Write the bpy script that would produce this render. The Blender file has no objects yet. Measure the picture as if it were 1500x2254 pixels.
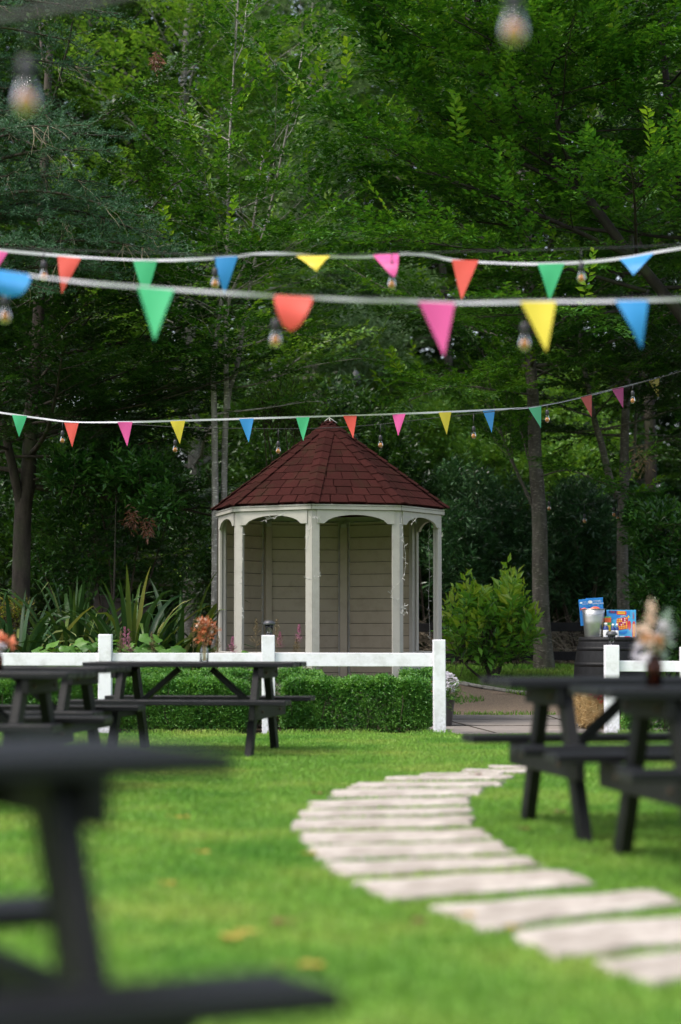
import bpy, math, random
import numpy as np
from mathutils import Vector, Matrix

# ------------------------------------------------------------------ camera
FPX, HOR, CX, CY = 4600.0, 1395.0, 750.0, 1127.0      # focal length and horizon in photo pixels
CAMH = 1.0
PITCH = math.atan((HOR - CY) / FPX)
scene = bpy.context.scene
COL = scene.collection
cam_d = bpy.data.cameras.new("camera")
cam = bpy.data.objects.new("camera", cam_d)
COL.objects.link(cam)
cam.location = (0, 0, CAMH)
cam.rotation_euler = (math.pi / 2 + PITCH, 0, 0)
cam_d.sensor_fit = 'VERTICAL'
cam_d.sensor_height = 36.0
cam_d.lens = FPX / 2254.0 * 36.0
cam_d.clip_start = 0.1
cam_d.clip_end = 2000
cam_d.dof.use_dof = True
cam_d.dof.focus_distance = 24.5
cam_d.dof.aperture_fstop = 1.25
scene.camera = cam

# ------------------------------------------------------------------ light
SUN_EL, SUN_AZ = math.radians(60), math.radians(240)   # azimuth clockwise from +Y (view direction)
world = bpy.data.worlds.new("World")
scene.world = world
world.use_nodes = True
wn = world.node_tree.nodes
wl = world.node_tree.links
bg = wn["Background"]
sky = wn.new("ShaderNodeTexSky")
sky.sky_type = 'NISHITA'
sky.sun_disc = False
sky.sun_elevation = SUN_EL
sky.sun_rotation = SUN_AZ
sky.air_density = 1.0
sky.dust_density = 4.0
sky.ozone_density = 0.6
veil = wn.new("ShaderNodeHueSaturation")       # thin high cloud takes most of the blue out of the sky
veil.inputs["Saturation"].default_value = 0.62
wl.new(sky.outputs[0], veil.inputs["Color"])
wl.new(veil.outputs[0], bg.inputs[0])
bg.inputs[1].default_value = 0.15
sun_d = bpy.data.lights.new("sun", 'SUN')
sun = bpy.data.objects.new("sun", sun_d)
COL.objects.link(sun)
sun_d.energy = 1.0
sun_d.angle = math.radians(14)
sun_d.color = (1.0, 0.95, 0.87)
sdir = Vector((math.cos(SUN_EL) * math.sin(SUN_AZ), math.cos(SUN_EL) * math.cos(SUN_AZ), math.sin(SUN_EL)))
sun.rotation_euler = sdir.to_track_quat('Z', 'Y').to_euler()
sun.location = (0, 0, 30)
scene.view_settings.view_transform = 'Standard'
scene.view_settings.look = 'None'
scene.view_settings.exposure = 1.12
scene.view_settings.gamma = 1.0
scene.render.engine = 'CYCLES'
scene.cycles.max_bounces = 7
scene.cycles.diffuse_bounces = 4
scene.cycles.glossy_bounces = 3
scene.cycles.transmission_bounces = 6
scene.cycles.transparent_max_bounces = 8
scene.cycles.caustics_reflective = False
scene.cycles.caustics_refractive = False

random.seed(7)
RNG = np.random.default_rng(11)


# ------------------------------------------------------------------ helpers
def sm(t):
    t = max(0.0, min(1.0, t))
    return t * t * (3 - 2 * t)


def gz(x, y):
    """height of the ground: flat lawn, gentle rise behind the summer house, wooded bank far behind"""
    return 0.5 * sm((y - 25.5) / 6.5) + 5.0 * sm((y - 44) / 50.0)


def at(u, v, d):
    """point at distance d (along +Y) on the ray of photo pixel (u, v)"""
    xc, yc = (u - CX) / FPX, (CY - v) / FPX
    dy = math.cos(PITCH) - yc * math.sin(PITCH)
    dz = math.sin(PITCH) + yc * math.cos(PITCH)
    t = d / dy
    return Vector((xc * t, d, CAMH + dz * t))


def ground_at(u, v):
    """point of the flat lawn under photo pixel (u, v)"""
    xc, yc = (u - CX) / FPX, (CY - v) / FPX
    dy = math.cos(PITCH) - yc * math.sin(PITCH)
    dz = math.sin(PITCH) + yc * math.cos(PITCH)
    t = -CAMH / dz
    return Vector((xc * t, dy * t, 0))


def px(d):
    return FPX / d


def tag(o, label=None, cat=None, group=None, kind=None):
    if label:
        o["label"] = label
    if cat:
        o["category"] = cat
    if group:
        o["group"] = group
    if kind:
        o["kind"] = kind
    return o


def empty(name, loc=(0, 0, 0), rz=0.0):
    o = bpy.data.objects.new(name, None)
    o.empty_display_size = 0.1
    o.location = loc
    o.rotation_euler = (0, 0, rz)
    COL.objects.link(o)
    return o


def link(name, me, mats, parent=None):
    if not isinstance(mats, (list, tuple)):
        mats = [mats]
    for m in mats:
        me.materials.append(m)
    o = bpy.data.objects.new(name, me)
    COL.objects.link(o)
    if parent is not None:
        o.parent = parent
    return o


def np_mesh(name, V, faces, smooth=False, midx=None):
    """V (n,3); faces: list of int arrays (m,k)"""
    me = bpy.data.meshes.new(name)
    V = np.asarray(V, dtype=np.float32)
    faces = [np.asarray(f, dtype=np.int32) for f in faces if len(f)]
    me.vertices.add(len(V))
    me.vertices.foreach_set("co", V.ravel())
    loops = np.concatenate([f.ravel() for f in faces])
    tot = np.concatenate([np.full(len(f), f.shape[1], np.int32) for f in faces])
    start = np.concatenate([[0], np.cumsum(tot)[:-1]]).astype(np.int32)
    me.loops.add(len(loops))
    me.loops.foreach_set("vertex_index", loops)
    me.polygons.add(len(tot))
    me.polygons.foreach_set("loop_start", start)
    me.polygons.foreach_set("loop_total", tot)
    if midx is not None:
        me.polygons.foreach_set("material_index", np.asarray(midx, np.int32))
    me.polygons.foreach_set("use_smooth", np.full(len(tot), bool(smooth)))
    me.update(calc_edges=True)
    me.validate()
    return me


class MB:
    """collects boxes, prisms, tubes and lathes; build() links them as one mesh object"""
    def __init__(self):
        self.v, self.f, self.s, self.m = [], [], [], []
        self.cur = 0

    def add(self, vs, fs, smooth=False):
        b = len(self.v)
        self.v += [tuple(p) for p in vs]
        for f in fs:
            self.f.append([b + i for i in f])
            self.s.append(smooth)
            self.m.append(self.cur)
        return self

    def box(self, c, size, rot=None, ch=0.0):
        """box centred at c; ch chamfers the four long edges and the ends a little"""
        sx, sy, sz = size[0] / 2, size[1] / 2, size[2] / 2
        R = rot if rot is not None else Matrix.Identity(3)
        c = Vector(c)
        if ch <= 0:
            P = [Vector((x, y, z)) for x in (-sx, sx) for y in (-sy, sy) for z in (-sz, sz)]
            F = [(0, 1, 3, 2), (4, 6, 7, 5), (0, 4, 5, 1), (2, 3, 7, 6), (0, 2, 6, 4), (1, 5, 7, 3)]
        else:
            k = min(ch, sx * .9, sy * .9, sz * .9)
            P, idx = [], {}
            for ix in (-1, 1):
                for iy in (-1, 1):
                    for iz in (-1, 1):
                        for ax in range(3):
                            q = [ix * (sx - k), iy * (sy - k), iz * (sz - k)]
                            q[ax] = (ix * sx, iy * sy, iz * sz)[ax]
                            idx[(ix, iy, iz, ax)] = len(P)
                            P.append(Vector(q))
            F = []
            for ax in range(3):
                o1, o2 = [a for a in range(3) if a != ax]
                for sgn in (-1, 1):
                    q = []
                    for a, b in ((-1, -1), (1, -1), (1, 1), (-1, 1)):
                        key = [0, 0, 0]
                        key[ax], key[o1], key[o2] = sgn, a, b
                        q.append(idx[(key[0], key[1], key[2], ax)])
                    F.append(q)
            for ax in range(3):
                o1, o2 = [a for a in range(3) if a != ax]
                for a in (-1, 1):
                    for b in (-1, 1):
                        q = []
                        for sgn, fa in ((-1, o1), (1, o1), (1, o2), (-1, o2)):
                            key = [0, 0, 0]
                            key[ax], key[o1], key[o2] = sgn, a, b
                            q.append(idx[(key[0], key[1], key[2], fa)])
                        F.append(q)
            for ix in (-1, 1):
                for iy in (-1, 1):
                    for iz in (-1, 1):
                        F.append([idx[(ix, iy, iz, a)] for a in range(3)])
            # orient outward
            G = []
            for f in F:
                cc = sum((P[i] for i in f), Vector()) / len(f)
                n = (P[f[1]] - P[f[0]]).cross(P[f[2]] - P[f[0]])
                G.append(f if n.dot(cc) > 0 else f[::-1])
            F = G
        return self.add([c + R @ p for p in P], F)

    def bar(self, a, b, w, h, up=(0, 0, 1), ch=0.004):
        """rectangular bar from a to b; w across, h along 'up'"""
        a, b = Vector(a), Vector(b)
        x = (b - a).normalized()
        upv = Vector(up)
        y = upv.cross(x)
        if y.length < 1e-5:
            y = Vector((0, 1, 0)).cross(x)
        y.normalize()
        z = x.cross(y)
        R = Matrix((x, y, z)).transposed()
        return self.box((a + b) / 2, ((b - a).length, w, h), R, ch)

    def tube(self, pts, radii, n=8, cap=True, smooth=True):
        pts = [Vector(p) for p in pts]
        if not isinstance(radii, (list, tuple)):
            radii = [radii] * len(pts)
        vs, fs = [], []
        prev = None
        for i, p in enumerate(pts):
            t = (pts[min(i + 1, len(pts) - 1)] - pts[max(i - 1, 0)]).normalized()
            if prev is None:
                ref = Vector((0, 0, 1)) if abs(t.z) < .9 else Vector((1, 0, 0))
                s = t.cross(ref).normalized()
            else:
                s = (prev - t * prev.dot(t)).normalized()
            prev = s
            q = t.cross(s)
            for k in range(n):
                a = 2 * math.pi * k / n
                vs.append(p + (s * math.cos(a) + q * math.sin(a)) * radii[i])
        for i in range(len(pts) - 1):
            for k in range(n):
                k2 = (k + 1) % n
                fs.append((i * n + k, i * n + k2, (i + 1) * n + k2, (i + 1) * n + k))
        if cap:
            fs.append(tuple(range(n))[::-1])
            fs.append(tuple((len(pts) - 1) * n + k for k in range(n)))
        return self.add(vs, fs, smooth)

    def lathe(self, prof, n=20, c=(0, 0, 0), smooth=True):
        """prof: list of (r, z)"""
        vs, fs = [], []
        c = Vector(c)
        for r, z in prof:
            for k in range(n):
                a = 2 * math.pi * k / n
                vs.append(c + Vector((r * math.cos(a), r * math.sin(a), z)))
        for i in range(len(prof) - 1):
            for k in range(n):
                k2 = (k + 1) % n
                fs.append((i * n + k, i * n + k2, (i + 1) * n + k2, (i + 1) * n + k))
        if prof[0][0] > 1e-4:
            fs.append(tuple(range(n))[::-1])
        if prof[-1][0] > 1e-4:
            fs.append(tuple((len(prof) - 1) * n + k for k in range(n)))
        return self.add(vs, fs, smooth)

    def ico(self, c, r, sq=(1, 1, 1)):
        t = (1 + 5 ** .5) / 2
        P = [(-1, t, 0), (1, t, 0), (-1, -t, 0), (1, -t, 0), (0, -1, t), (0, 1, t), (0, -1, -t), (0, 1, -t), (t, 0, -1), (t, 0, 1), (-t, 0, -1), (-t, 0, 1)]
        F = [(0, 11, 5), (0, 5, 1), (0, 1, 7), (0, 7, 10), (0, 10, 11), (1, 5, 9), (5, 11, 4), (11, 10, 2), (10, 7, 6), (7, 1, 8), (3, 9, 4), (3, 4, 2), (3, 2, 6), (3, 6, 8), (3, 8, 9), (4, 9, 5), (2, 4, 11), (6, 2, 10), (8, 6, 7), (9, 8, 1)]
        c = Vector(c)
        l = (1 + t * t) ** .5
        return self.add([c + Vector((p[0] * sq[0], p[1] * sq[1], p[2] * sq[2])) * (r / l) for p in P], F, True)

    def prism(self, poly, thick, M=None):
        """poly: list of (x, z) in the local XZ plane; extruded along local Y by thick (centred)"""
        M = M or Matrix.Identity(4)
        n = len(poly)
        vs = [M @ Vector((x, -thick / 2, z)) for x, z in poly] + [M @ Vector((x, thick / 2, z)) for x, z in poly]
        fs = [tuple(range(n)), tuple(range(n, 2 * n))[::-1]]
        for i in range(n):
            j = (i + 1) % n
            fs.append((i, i + n, j + n, j))
        return self.add(vs, fs)

    def build(self, name, mats, parent=None):
        me = bpy.data.meshes.new(name)
        me.from_pydata([tuple(p) for p in self.v], [], self.f)
        me.polygons.foreach_set("use_smooth", self.s)
        me.polygons.foreach_set("material_index", self.m)
        me.update()
        return link(name, me, mats, parent)


def copy_tree(o, parent=None):
    c = o.copy()
    COL.objects.link(c)
    c.parent = parent
    for ch in list(o.children):
        copy_tree(ch, c)
    return c


# ------------------------------------------------------------------ materials
def mat(name):
    m = bpy.data.materials.new(name)
    m.use_nodes = True
    nt = m.node_tree
    return m, nt, nt.nodes["Principled BSDF"], nt.nodes["Material Output"]


def simple(name, col, rough=.6, spec=.5, metal=0.0, noise=0.0, nscale=12.0, bump=0.0, bscale=60.0, stretch=(1, 1, 1), col2=None):
    m, nt, p, out = mat(name)
    p.inputs["Base Color"].default_value = (*col, 1)
    p.inputs["Roughness"].default_value = rough
    p.inputs["Specular IOR Level"].default_value = spec
    p.inputs["Metallic"].default_value = metal
    if noise or bump or col2:
        tc = nt.nodes.new("ShaderNodeTexCoord")
        mp = nt.nodes.new("ShaderNodeMapping")
        mp.inputs["Scale"].default_value = stretch
        nt.links.new(tc.outputs["Object"], mp.inputs[0])
    if noise or col2:
        n = nt.nodes.new("ShaderNodeTexNoise")
        n.inputs["Scale"].default_value = nscale
        n.inputs["Detail"].default_value = 6
        n.inputs["Roughness"].default_value = .65
        nt.links.new(mp.outputs[0], n.inputs["Vector"])
        r = nt.nodes.new("ShaderNodeValToRGB")
        c2 = col2 if col2 else tuple(c * (1 - noise) for c in col)
        c1 = col if col2 else tuple(min(1, c * (1 + noise)) for c in col)
        r.color_ramp.elements[0].position = .32
        r.color_ramp.elements[1].position = .68
        r.color_ramp.elements[0].color = (*c2, 1)
        r.color_ramp.elements[1].color = (*c1, 1)
        nt.links.new(n.outputs["Fac"], r.inputs[0])
        nt.links.new(r.outputs[0], p.inputs["Base Color"])
    if bump:
        n2 = nt.nodes.new("ShaderNodeTexNoise")
        n2.inputs["Scale"].default_value = bscale
        n2.inputs["Detail"].default_value = 5
        nt.links.new(mp.outputs[0], n2.inputs["Vector"])
        b = nt.nodes.new("ShaderNodeBump")
        b.inputs["Strength"].default_value = bump
        b.inputs["Distance"].default_value = .01
        nt.links.new(n2.outputs["Fac"], b.inputs["Height"])
        nt.links.new(b.outputs[0], p.inputs["Normal"])
    return m


def leaf_mat(name, cols, rough=.42, trans=.3, spec=.45, big=0.0, tint=(1.5, 1.35, .5)):
    """cols: dark, mid, light greens chosen per leaf; part of the light passes through"""
    m, nt, p, out = mat(name)
    g = nt.nodes.new("ShaderNodeNewGeometry")
    r = nt.nodes.new("ShaderNodeValToRGB")
    r.color_ramp.elements[0].color = (*cols[0], 1)
    r.color_ramp.elements[1].color = (*cols[-1], 1)
    for i, c in enumerate(cols[1:-1]):
        e = r.color_ramp.elements.new((i + 1) / (len(cols) - 1))
        e.color = (*c, 1)
    src = g.outputs["Random Per Island"]
    if big:
        tc = nt.nodes.new("ShaderNodeTexCoord")
        n = nt.nodes.new("ShaderNodeTexNoise")
        n.inputs["Scale"].default_value = big
        n.inputs["Detail"].default_value = 2
        nt.links.new(tc.outputs["Object"], n.inputs["Vector"])
        ma = nt.nodes.new("ShaderNodeMapRange")
        ma.inputs[1].default_value, ma.inputs[2].default_value = .3, .7
        ma.inputs[3].default_value, ma.inputs[4].default_value = -.35, .35
        nt.links.new(n.outputs["Fac"], ma.inputs[0])
        ad = nt.nodes.new("ShaderNodeMath")
        ad.operation = 'ADD'
        ad.use_clamp = True
        nt.links.new(src, ad.inputs[0])
        nt.links.new(ma.outputs[0], ad.inputs[1])
        src = ad.outputs[0]
    nt.links.new(src, r.inputs[0])
    nt.links.new(r.outputs[0], p.inputs["Base Color"])
    p.inputs["Roughness"].default_value = rough
    p.inputs["Specular IOR Level"].default_value = spec
    tr = nt.nodes.new("ShaderNodeBsdfTranslucent")
    mul = nt.nodes.new("ShaderNodeMix")
    mul.data_type = 'RGBA'
    mul.blend_type = 'MULTIPLY'
    mul.inputs[0].default_value = 1
    mul.inputs[7].default_value = (*tint, 1)
    nt.links.new(r.outputs[0], mul.inputs[6])
    nt.links.new(mul.outputs[2], tr.inputs[0])
    mx = nt.nodes.new("ShaderNodeMixShader")
    mx.inputs[0].default_value = trans
    nt.links.new(p.outputs[0], mx.inputs[1])
    nt.links.new(tr.outputs[0], mx.inputs[2])
    nt.links.new(mx.outputs[0], out.inputs[0])
    return m


def cloth_mat(name, col):
    m, nt, p, out = mat(name)
    tc = nt.nodes.new("ShaderNodeTexCoord")
    n = nt.nodes.new("ShaderNodeTexNoise")
    n.inputs["Scale"].default_value = 9
    nt.links.new(tc.outputs["Object"], n.inputs["Vector"])
    r = nt.nodes.new("ShaderNodeValToRGB")
    r.color_ramp.elements[0].color = (*[c * .9 for c in col], 1)
    r.color_ramp.elements[1].color = (*col, 1)
    nt.links.new(n.outputs["Fac"], r.inputs[0])
    nt.links.new(r.outputs[0], p.inputs["Base Color"])
    p.inputs["Roughness"].default_value = .5
    tr = nt.nodes.new("ShaderNodeBsdfTranslucent")
    nt.links.new(r.outputs[0], tr.inputs[0])
    mx = nt.nodes.new("ShaderNodeMixShader")
    mx.inputs[0].default_value = .3
    nt.links.new(p.outputs[0], mx.inputs[1])
    nt.links.new(tr.outputs[0], mx.inputs[2])
    nt.links.new(mx.outputs[0], out.inputs[0])
    return m


def glass_mat(name, col=(1, 1, 1), rough=0.02):
    m, nt, p, out = mat(name)
    p.inputs["Base Color"].default_value = (*col, 1)
    p.inputs["Roughness"].default_value = rough
    p.inputs["Transmission Weight"].default_value = 1.0
    p.inputs["IOR"].default_value = 1.2
    return m


def bark_mat(name, a, b, moss=0.25, spots=True):
    m, nt, p, out = mat(name)
    tc = nt.nodes.new("ShaderNodeTexCoord")
    mp = nt.nodes.new("ShaderNodeMapping")
    mp.inputs["Scale"].default_value = (1, 1, .28)
    nt.links.new(tc.outputs["Object"], mp.inputs[0])
    n = nt.nodes.new("ShaderNodeTexNoise")
    n.inputs["Scale"].default_value = 11
    n.inputs["Detail"].default_value = 8
    n.inputs["Roughness"].default_value = .7
    nt.links.new(mp.outputs[0], n.inputs["Vector"])
    r = nt.nodes.new("ShaderNodeValToRGB")
    r.color_ramp.elements[0].position = .35
    r.color_ramp.elements[1].position = .7
    r.color_ramp.elements[0].color = (*a, 1)
    r.color_ramp.elements[1].color = (*b, 1)
    nt.links.new(n.outputs["Fac"], r.inputs[0])
    # horizontal pale lenticels and lichen spots
    mp2 = nt.nodes.new("ShaderNodeMapping")
    mp2.inputs["Scale"].default_value = (1, 1, 3.2)
    nt.links.new(tc.outputs["Object"], mp2.inputs[0])
    n2 = nt.nodes.new("ShaderNodeTexNoise")
    n2.inputs["Scale"].default_value = 16
    n2.inputs["Detail"].default_value = 4
    nt.links.new(mp2.outputs[0], n2.inputs["Vector"])
    r2 = nt.nodes.new("ShaderNodeValToRGB")
    r2.color_ramp.elements[0].position = .56
    r2.color_ramp.elements[1].position = .66
    nt.links.new(n2.outputs["Fac"], r2.inputs[0])
    mx = nt.nodes.new("ShaderNodeMix")
    mx.data_type = 'RGBA'
    mx.inputs[7].default_value = (*[min(1, c * 1.9) for c in b], 1)
    ml = nt.nodes.new("ShaderNodeMath")
    ml.operation = 'MULTIPLY'
    ml.inputs[1].default_value = .65 if spots else .15
    nt.links.new(r2.outputs[0], ml.inputs[0])
    nt.links.new(ml.outputs[0], mx.inputs[0])
    nt.links.new(r.outputs[0], mx.inputs[6])
    n3 = nt.nodes.new("ShaderNodeTexNoise")
    n3.inputs["Scale"].default_value = 2.6
    n3.inputs["Detail"].default_value = 5
    nt.links.new(tc.outputs["Object"], n3.inputs["Vector"])
    r3 = nt.nodes.new("ShaderNodeValToRGB")
    r3.color_ramp.elements[0].position = .5
    r3.color_ramp.elements[1].position = .68
    nt.links.new(n3.outputs["Fac"], r3.inputs[0])
    ml3 = nt.nodes.new("ShaderNodeMath")
    ml3.operation = 'MULTIPLY'
    ml3.inputs[1].default_value = moss
    nt.links.new(r3.outputs[0], ml3.inputs[0])
    mx3 = nt.nodes.new("ShaderNodeMix")
    mx3.data_type = 'RGBA'
    mx3.inputs[7].default_value = (.06, .085, .03, 1)
    nt.links.new(ml3.outputs[0], mx3.inputs[0])
    nt.links.new(mx.outputs[2], mx3.inputs[6])
    nt.links.new(mx3.outputs[2], p.inputs["Base Color"])
    p.inputs["Roughness"].default_value = .85
    p.inputs["Specular IOR Level"].default_value = .25
    b_ = nt.nodes.new("ShaderNodeBump")
    b_.inputs["Strength"].default_value = .6
    b_.inputs["Distance"].default_value = .02
    nt.links.new(n.outputs["Fac"], b_.inputs["Height"])
    nt.links.new(b_.outputs[0], p.inputs["Normal"])
    return m


def grass_mat(name, blades=True):
    m, nt, p, out = mat(name)
    tc = nt.nodes.new("ShaderNodeTexCoord")
    n = nt.nodes.new("ShaderNodeTexNoise")
    n.inputs["Scale"].default_value = .9
    n.inputs["Detail"].default_value = 7
    n.inputs["Roughness"].default_value = .68
    nt.links.new(tc.outputs["Object"], n.inputs["Vector"])
    r = nt.nodes.new("ShaderNodeValToRGB")
    els = r.color_ramp.elements
    els[0].position, els[1].position = .33, .7
    els[0].color = (.092, .235, .028, 1)
    els[1].color = (.30, .37, .078, 1)
    e = els.new(.5)
    e.color = (.17, .315, .046, 1)
    nt.links.new(n.outputs["Fac"], r.inputs[0])
    src = r.outputs[0]
    if blades:
        g = nt.nodes.new("ShaderNodeNewGeometry")
        hs = nt.nodes.new("ShaderNodeHueSaturation")
        mr = nt.nodes.new("ShaderNodeMapRange")
        mr.inputs[3].default_value, mr.inputs[4].default_value = .55, 1.45
        nt.links.new(g.outputs["Random Per Island"], mr.inputs[0])
        nt.links.new(mr.outputs[0], hs.inputs["Value"])
        nt.links.new(src, hs.inputs["Color"])
        src = hs.outputs[0]
    nt.links.new(src, p.inputs["Base Color"])
    p.inputs["Roughness"].default_value = .5
    p.inputs["Specular IOR Level"].default_value = .3
    if blades:
        tr = nt.nodes.new("ShaderNodeBsdfTranslucent")
        nt.links.new(src, tr.inputs[0])
        mx = nt.nodes.new("ShaderNodeMixShader")
        mx.inputs[0].default_value = .35
        nt.links.new(p.outputs[0], mx.inputs[1])
        nt.links.new(tr.outputs[0], mx.inputs[2])
        nt.links.new(mx.outputs[0], out.inputs[0])
    return m


def board_mat(name, col, dirt=(.25, .22, .17), amount=.35, rough=.55, foot=0.0):
    """painted timber with faint grain, and dirt in patches"""
    m, nt, p, out = mat(name)
    tc = nt.nodes.new("ShaderNodeTexCoord")
    n = nt.nodes.new("ShaderNodeTexNoise")
    n.inputs["Scale"].default_value = 5
    n.inputs["Detail"].default_value = 9
    n.inputs["Roughness"].default_value = .75
    nt.links.new(tc.outputs["Object"], n.inputs["Vector"])
    r = nt.nodes.new("ShaderNodeValToRGB")
    r.color_ramp.elements[0].position = .48
    r.color_ramp.elements[1].position = .75
    r.color_ramp.elements[0].color = (0, 0, 0, 1)
    r.color_ramp.elements[1].color = (amount, amount, amount, 1)
    nt.links.new(n.outputs["Fac"], r.inputs[0])
    mx = nt.nodes.new("ShaderNodeMix")
    mx.data_type = 'RGBA'
    mx.inputs[6].default_value = (*col, 1)
    mx.inputs[7].default_value = (*dirt, 1)
    if foot:
        # mud splashed on the lowest part of the timber
        sx = nt.nodes.new("ShaderNodeSeparateXYZ")
        nt.links.new(tc.outputs["Object"], sx.inputs[0])
        mr = nt.nodes.new("ShaderNodeMapRange")
        mr.inputs[1].default_value, mr.inputs[2].default_value = 0.0, foot
        mr.inputs[3].default_value, mr.inputs[4].default_value = .55, 0
        nt.links.new(sx.outputs[2], mr.inputs[0])
        n5 = nt.nodes.new("ShaderNodeTexNoise")
        n5.inputs["Scale"].default_value = 45
        n5.inputs["Detail"].default_value = 6
        nt.links.new(tc.outputs["Object"], n5.inputs["Vector"])
        m5 = nt.nodes.new("ShaderNodeMath")
        m5.operation = 'MULTIPLY'
        nt.links.new(mr.outputs[0], m5.inputs[0])
        r5 = nt.nodes.new("ShaderNodeValToRGB")
        r5.color_ramp.elements[0].position, r5.color_ramp.elements[1].position = .4, .62
        nt.links.new(n5.outputs["Fac"], r5.inputs[0])
        nt.links.new(r5.outputs[0], m5.inputs[1])
        a5 = nt.nodes.new("ShaderNodeMath")
        a5.operation = 'MAXIMUM'
        nt.links.new(m5.outputs[0], a5.inputs[0])
        nt.links.new(r.outputs[0], a5.inputs[1])
        nt.links.new(a5.outputs[0], mx.inputs[0])
    else:
        nt.links.new(r.outputs[0], mx.inputs[0])
    nt.links.new(mx.outputs[2], p.inputs["Base Color"])
    p.inputs["Roughness"].default_value = rough
    p.inputs["Specular IOR Level"].default_value = .35
    n2 = nt.nodes.new("ShaderNodeTexNoise")
    n2.inputs["Scale"].default_value = 40
    n2.inputs["Detail"].default_value = 4
    nt.links.new(tc.outputs["Object"], n2.inputs["Vector"])
    b = nt.nodes.new("ShaderNodeBump")
    b.inputs["Strength"].default_value = .25
    b.inputs["Distance"].default_value = .004
    nt.links.new(n2.outputs["Fac"], b.inputs["Height"])
    nt.links.new(b.outputs[0], p.inputs["Normal"])
    return m


def shingle_mat():
    m, nt, p, out = mat("red_felt_shingle")
    g = nt.nodes.new("ShaderNodeNewGeometry")
    r = nt.nodes.new("ShaderNodeValToRGB")
    r.color_ramp.elements[0].color = (.026, .0082, .0070, 1)
    r.color_ramp.elements[1].color = (.039, .0112, .0098, 1)
    nt.links.new(g.outputs["Random Per Island"], r.inputs[0])
    tc = nt.nodes.new("ShaderNodeTexCoord")
    n = nt.nodes.new("ShaderNodeTexNoise")
    n.inputs["Scale"].default_value = 2.2
    n.inputs["Detail"].default_value = 8
    n.inputs["Roughness"].default_value = .75
    nt.links.new(tc.outputs["Object"], n.inputs["Vector"])
    r2 = nt.nodes.new("ShaderNodeValToRGB")
    r2.color_ramp.elements[0].position = .52
    r2.color_ramp.elements[1].position = .72
    nt.links.new(n.outputs["Fac"], r2.inputs[0])
    ml = nt.nodes.new("ShaderNodeMath")
    ml.operation = 'MULTIPLY'
    ml.inputs[1].default_value = .7
    nt.links.new(r2.outputs[0], ml.inputs[0])
    mx = nt.nodes.new("ShaderNodeMix")
    mx.data_type = 'RGBA'
    mx.inputs[7].default_value = (.022, .021, .010, 1)
    nt.links.new(ml.outputs[0], mx.inputs[0])
    nt.links.new(r.outputs[0], mx.inputs[6])
    # pale specks
    n3 = nt.nodes.new("ShaderNodeTexNoise")
    n3.inputs["Scale"].default_value = 150
    n3.inputs["Detail"].default_value = 2
    nt.links.new(tc.outputs["Object"], n3.inputs["Vector"])
    hs = nt.nodes.new("ShaderNodeHueSaturation")
    mr = nt.nodes.new("ShaderNodeMapRange")
    mr.inputs[1].default_value, mr.inputs[2].default_value = .3, .7
    mr.inputs[3].default_value, mr.inputs[4].default_value = .6, 1.45
    nt.links.new(n3.outputs["Fac"], mr.inputs[0])
    nt.links.new(mr.outputs[0], hs.inputs["Value"])
    nt.links.new(mx.outputs[2], hs.inputs["Color"])
    nt.links.new(hs.outputs[0], p.inputs["Base Color"])
    p.inputs["Roughness"].default_value = .95
    p.inputs["Specular IOR Level"].default_value = .06
    b = nt.nodes.new("ShaderNodeBump")
    b.inputs["Strength"].default_value = .5
    b.inputs["Distance"].default_value = .004
    nt.links.new(n3.outputs["Fac"], b.inputs["Height"])
    nt.links.new(b.outputs[0], p.inputs["Normal"])
    return m


M = {}
M['black_wood'] = simple("black_painted_timber", (.0075, .0078, .0095), .45, .25, noise=.6, nscale=5, bump=.35, bscale=45, stretch=(.25, 2.5, 2.5))
M['black_leg'] = simple("black_stained_timber", (.008, .0085, .008), .6, .2, noise=.35, nscale=6, bump=.3, bscale=50)
M['bolt'] = simple("rusty_steel", (.10, .07, .05), .6, .5, .6)
M['white'] = board_mat("white_painted_timber", (.80, .785, .85), (.30, .30, .25), .5, foot=.42)
M['cream'] = board_mat("stone_coloured_paint", (.385, .365, .325), (.20, .19, .15), .4)
M['cream_in'] = board_mat("stone_coloured_boards", (.37, .315, .23), (.21, .175, .115), .5)
M['shingle'] = shingle_mat()
M['floor'] = simple("grey_timber_floor", (.12, .105, .09), .8, .2, noise=.2)
M['wire'] = simple("pale_wire", (.36, .35, .33), .5)
M['bulb_clear'] = simple("pale_plastic", (.5, .5, .47), .3)
M['soil'] = simple("soil_and_leaf_litter", (.050, .036, .023), .95, .1, noise=.5, nscale=5, bump=1, bscale=30, col2=(.022, .019, .012))
M['gravel'] = simple("buff_gravel", (.42, .32, .225), .95, .2, nscale=55, bump=1, bscale=90, col2=(.15, .105, .075))
M['paving'] = simple("grey_sandstone_paving", (.27, .24, .215), .75, .3, nscale=3, bump=.3, bscale=60, col2=(.18, .16, .148))
M['edging'] = simple("pale_stone_edging", (.5, .48, .43), .9, .2, nscale=10, col2=(.3, .28, .24))
M['slab'] = simple("pink_beige_stone", (.52, .465, .415), .85, .25, nscale=6, bump=.8, bscale=40, col2=(.22, .19, .155))
M['lawn'] = grass_mat("mown_grass", False)
M['blade'] = grass_mat("grass_blades", True)
M['bark_grey'] = bark_mat("grey_bark", (.055, .048, .04), (.16, .145, .125), .35)
M['bark_dark'] = bark_mat("dark_bark", (.030, .025, .02), (.085, .07, .055), .45, False)
M['bark_black'] = bark_mat("blackish_bark", (.014, .012, .010), (.04, .033, .027), .4, False)
M['bark_pale'] = bark_mat("pale_bark", (.14, .13, .11), (.36, .34, .30), .2)
M['twig'] = simple("brown_twigs", (.075, .058, .042), .9, .2)
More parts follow.
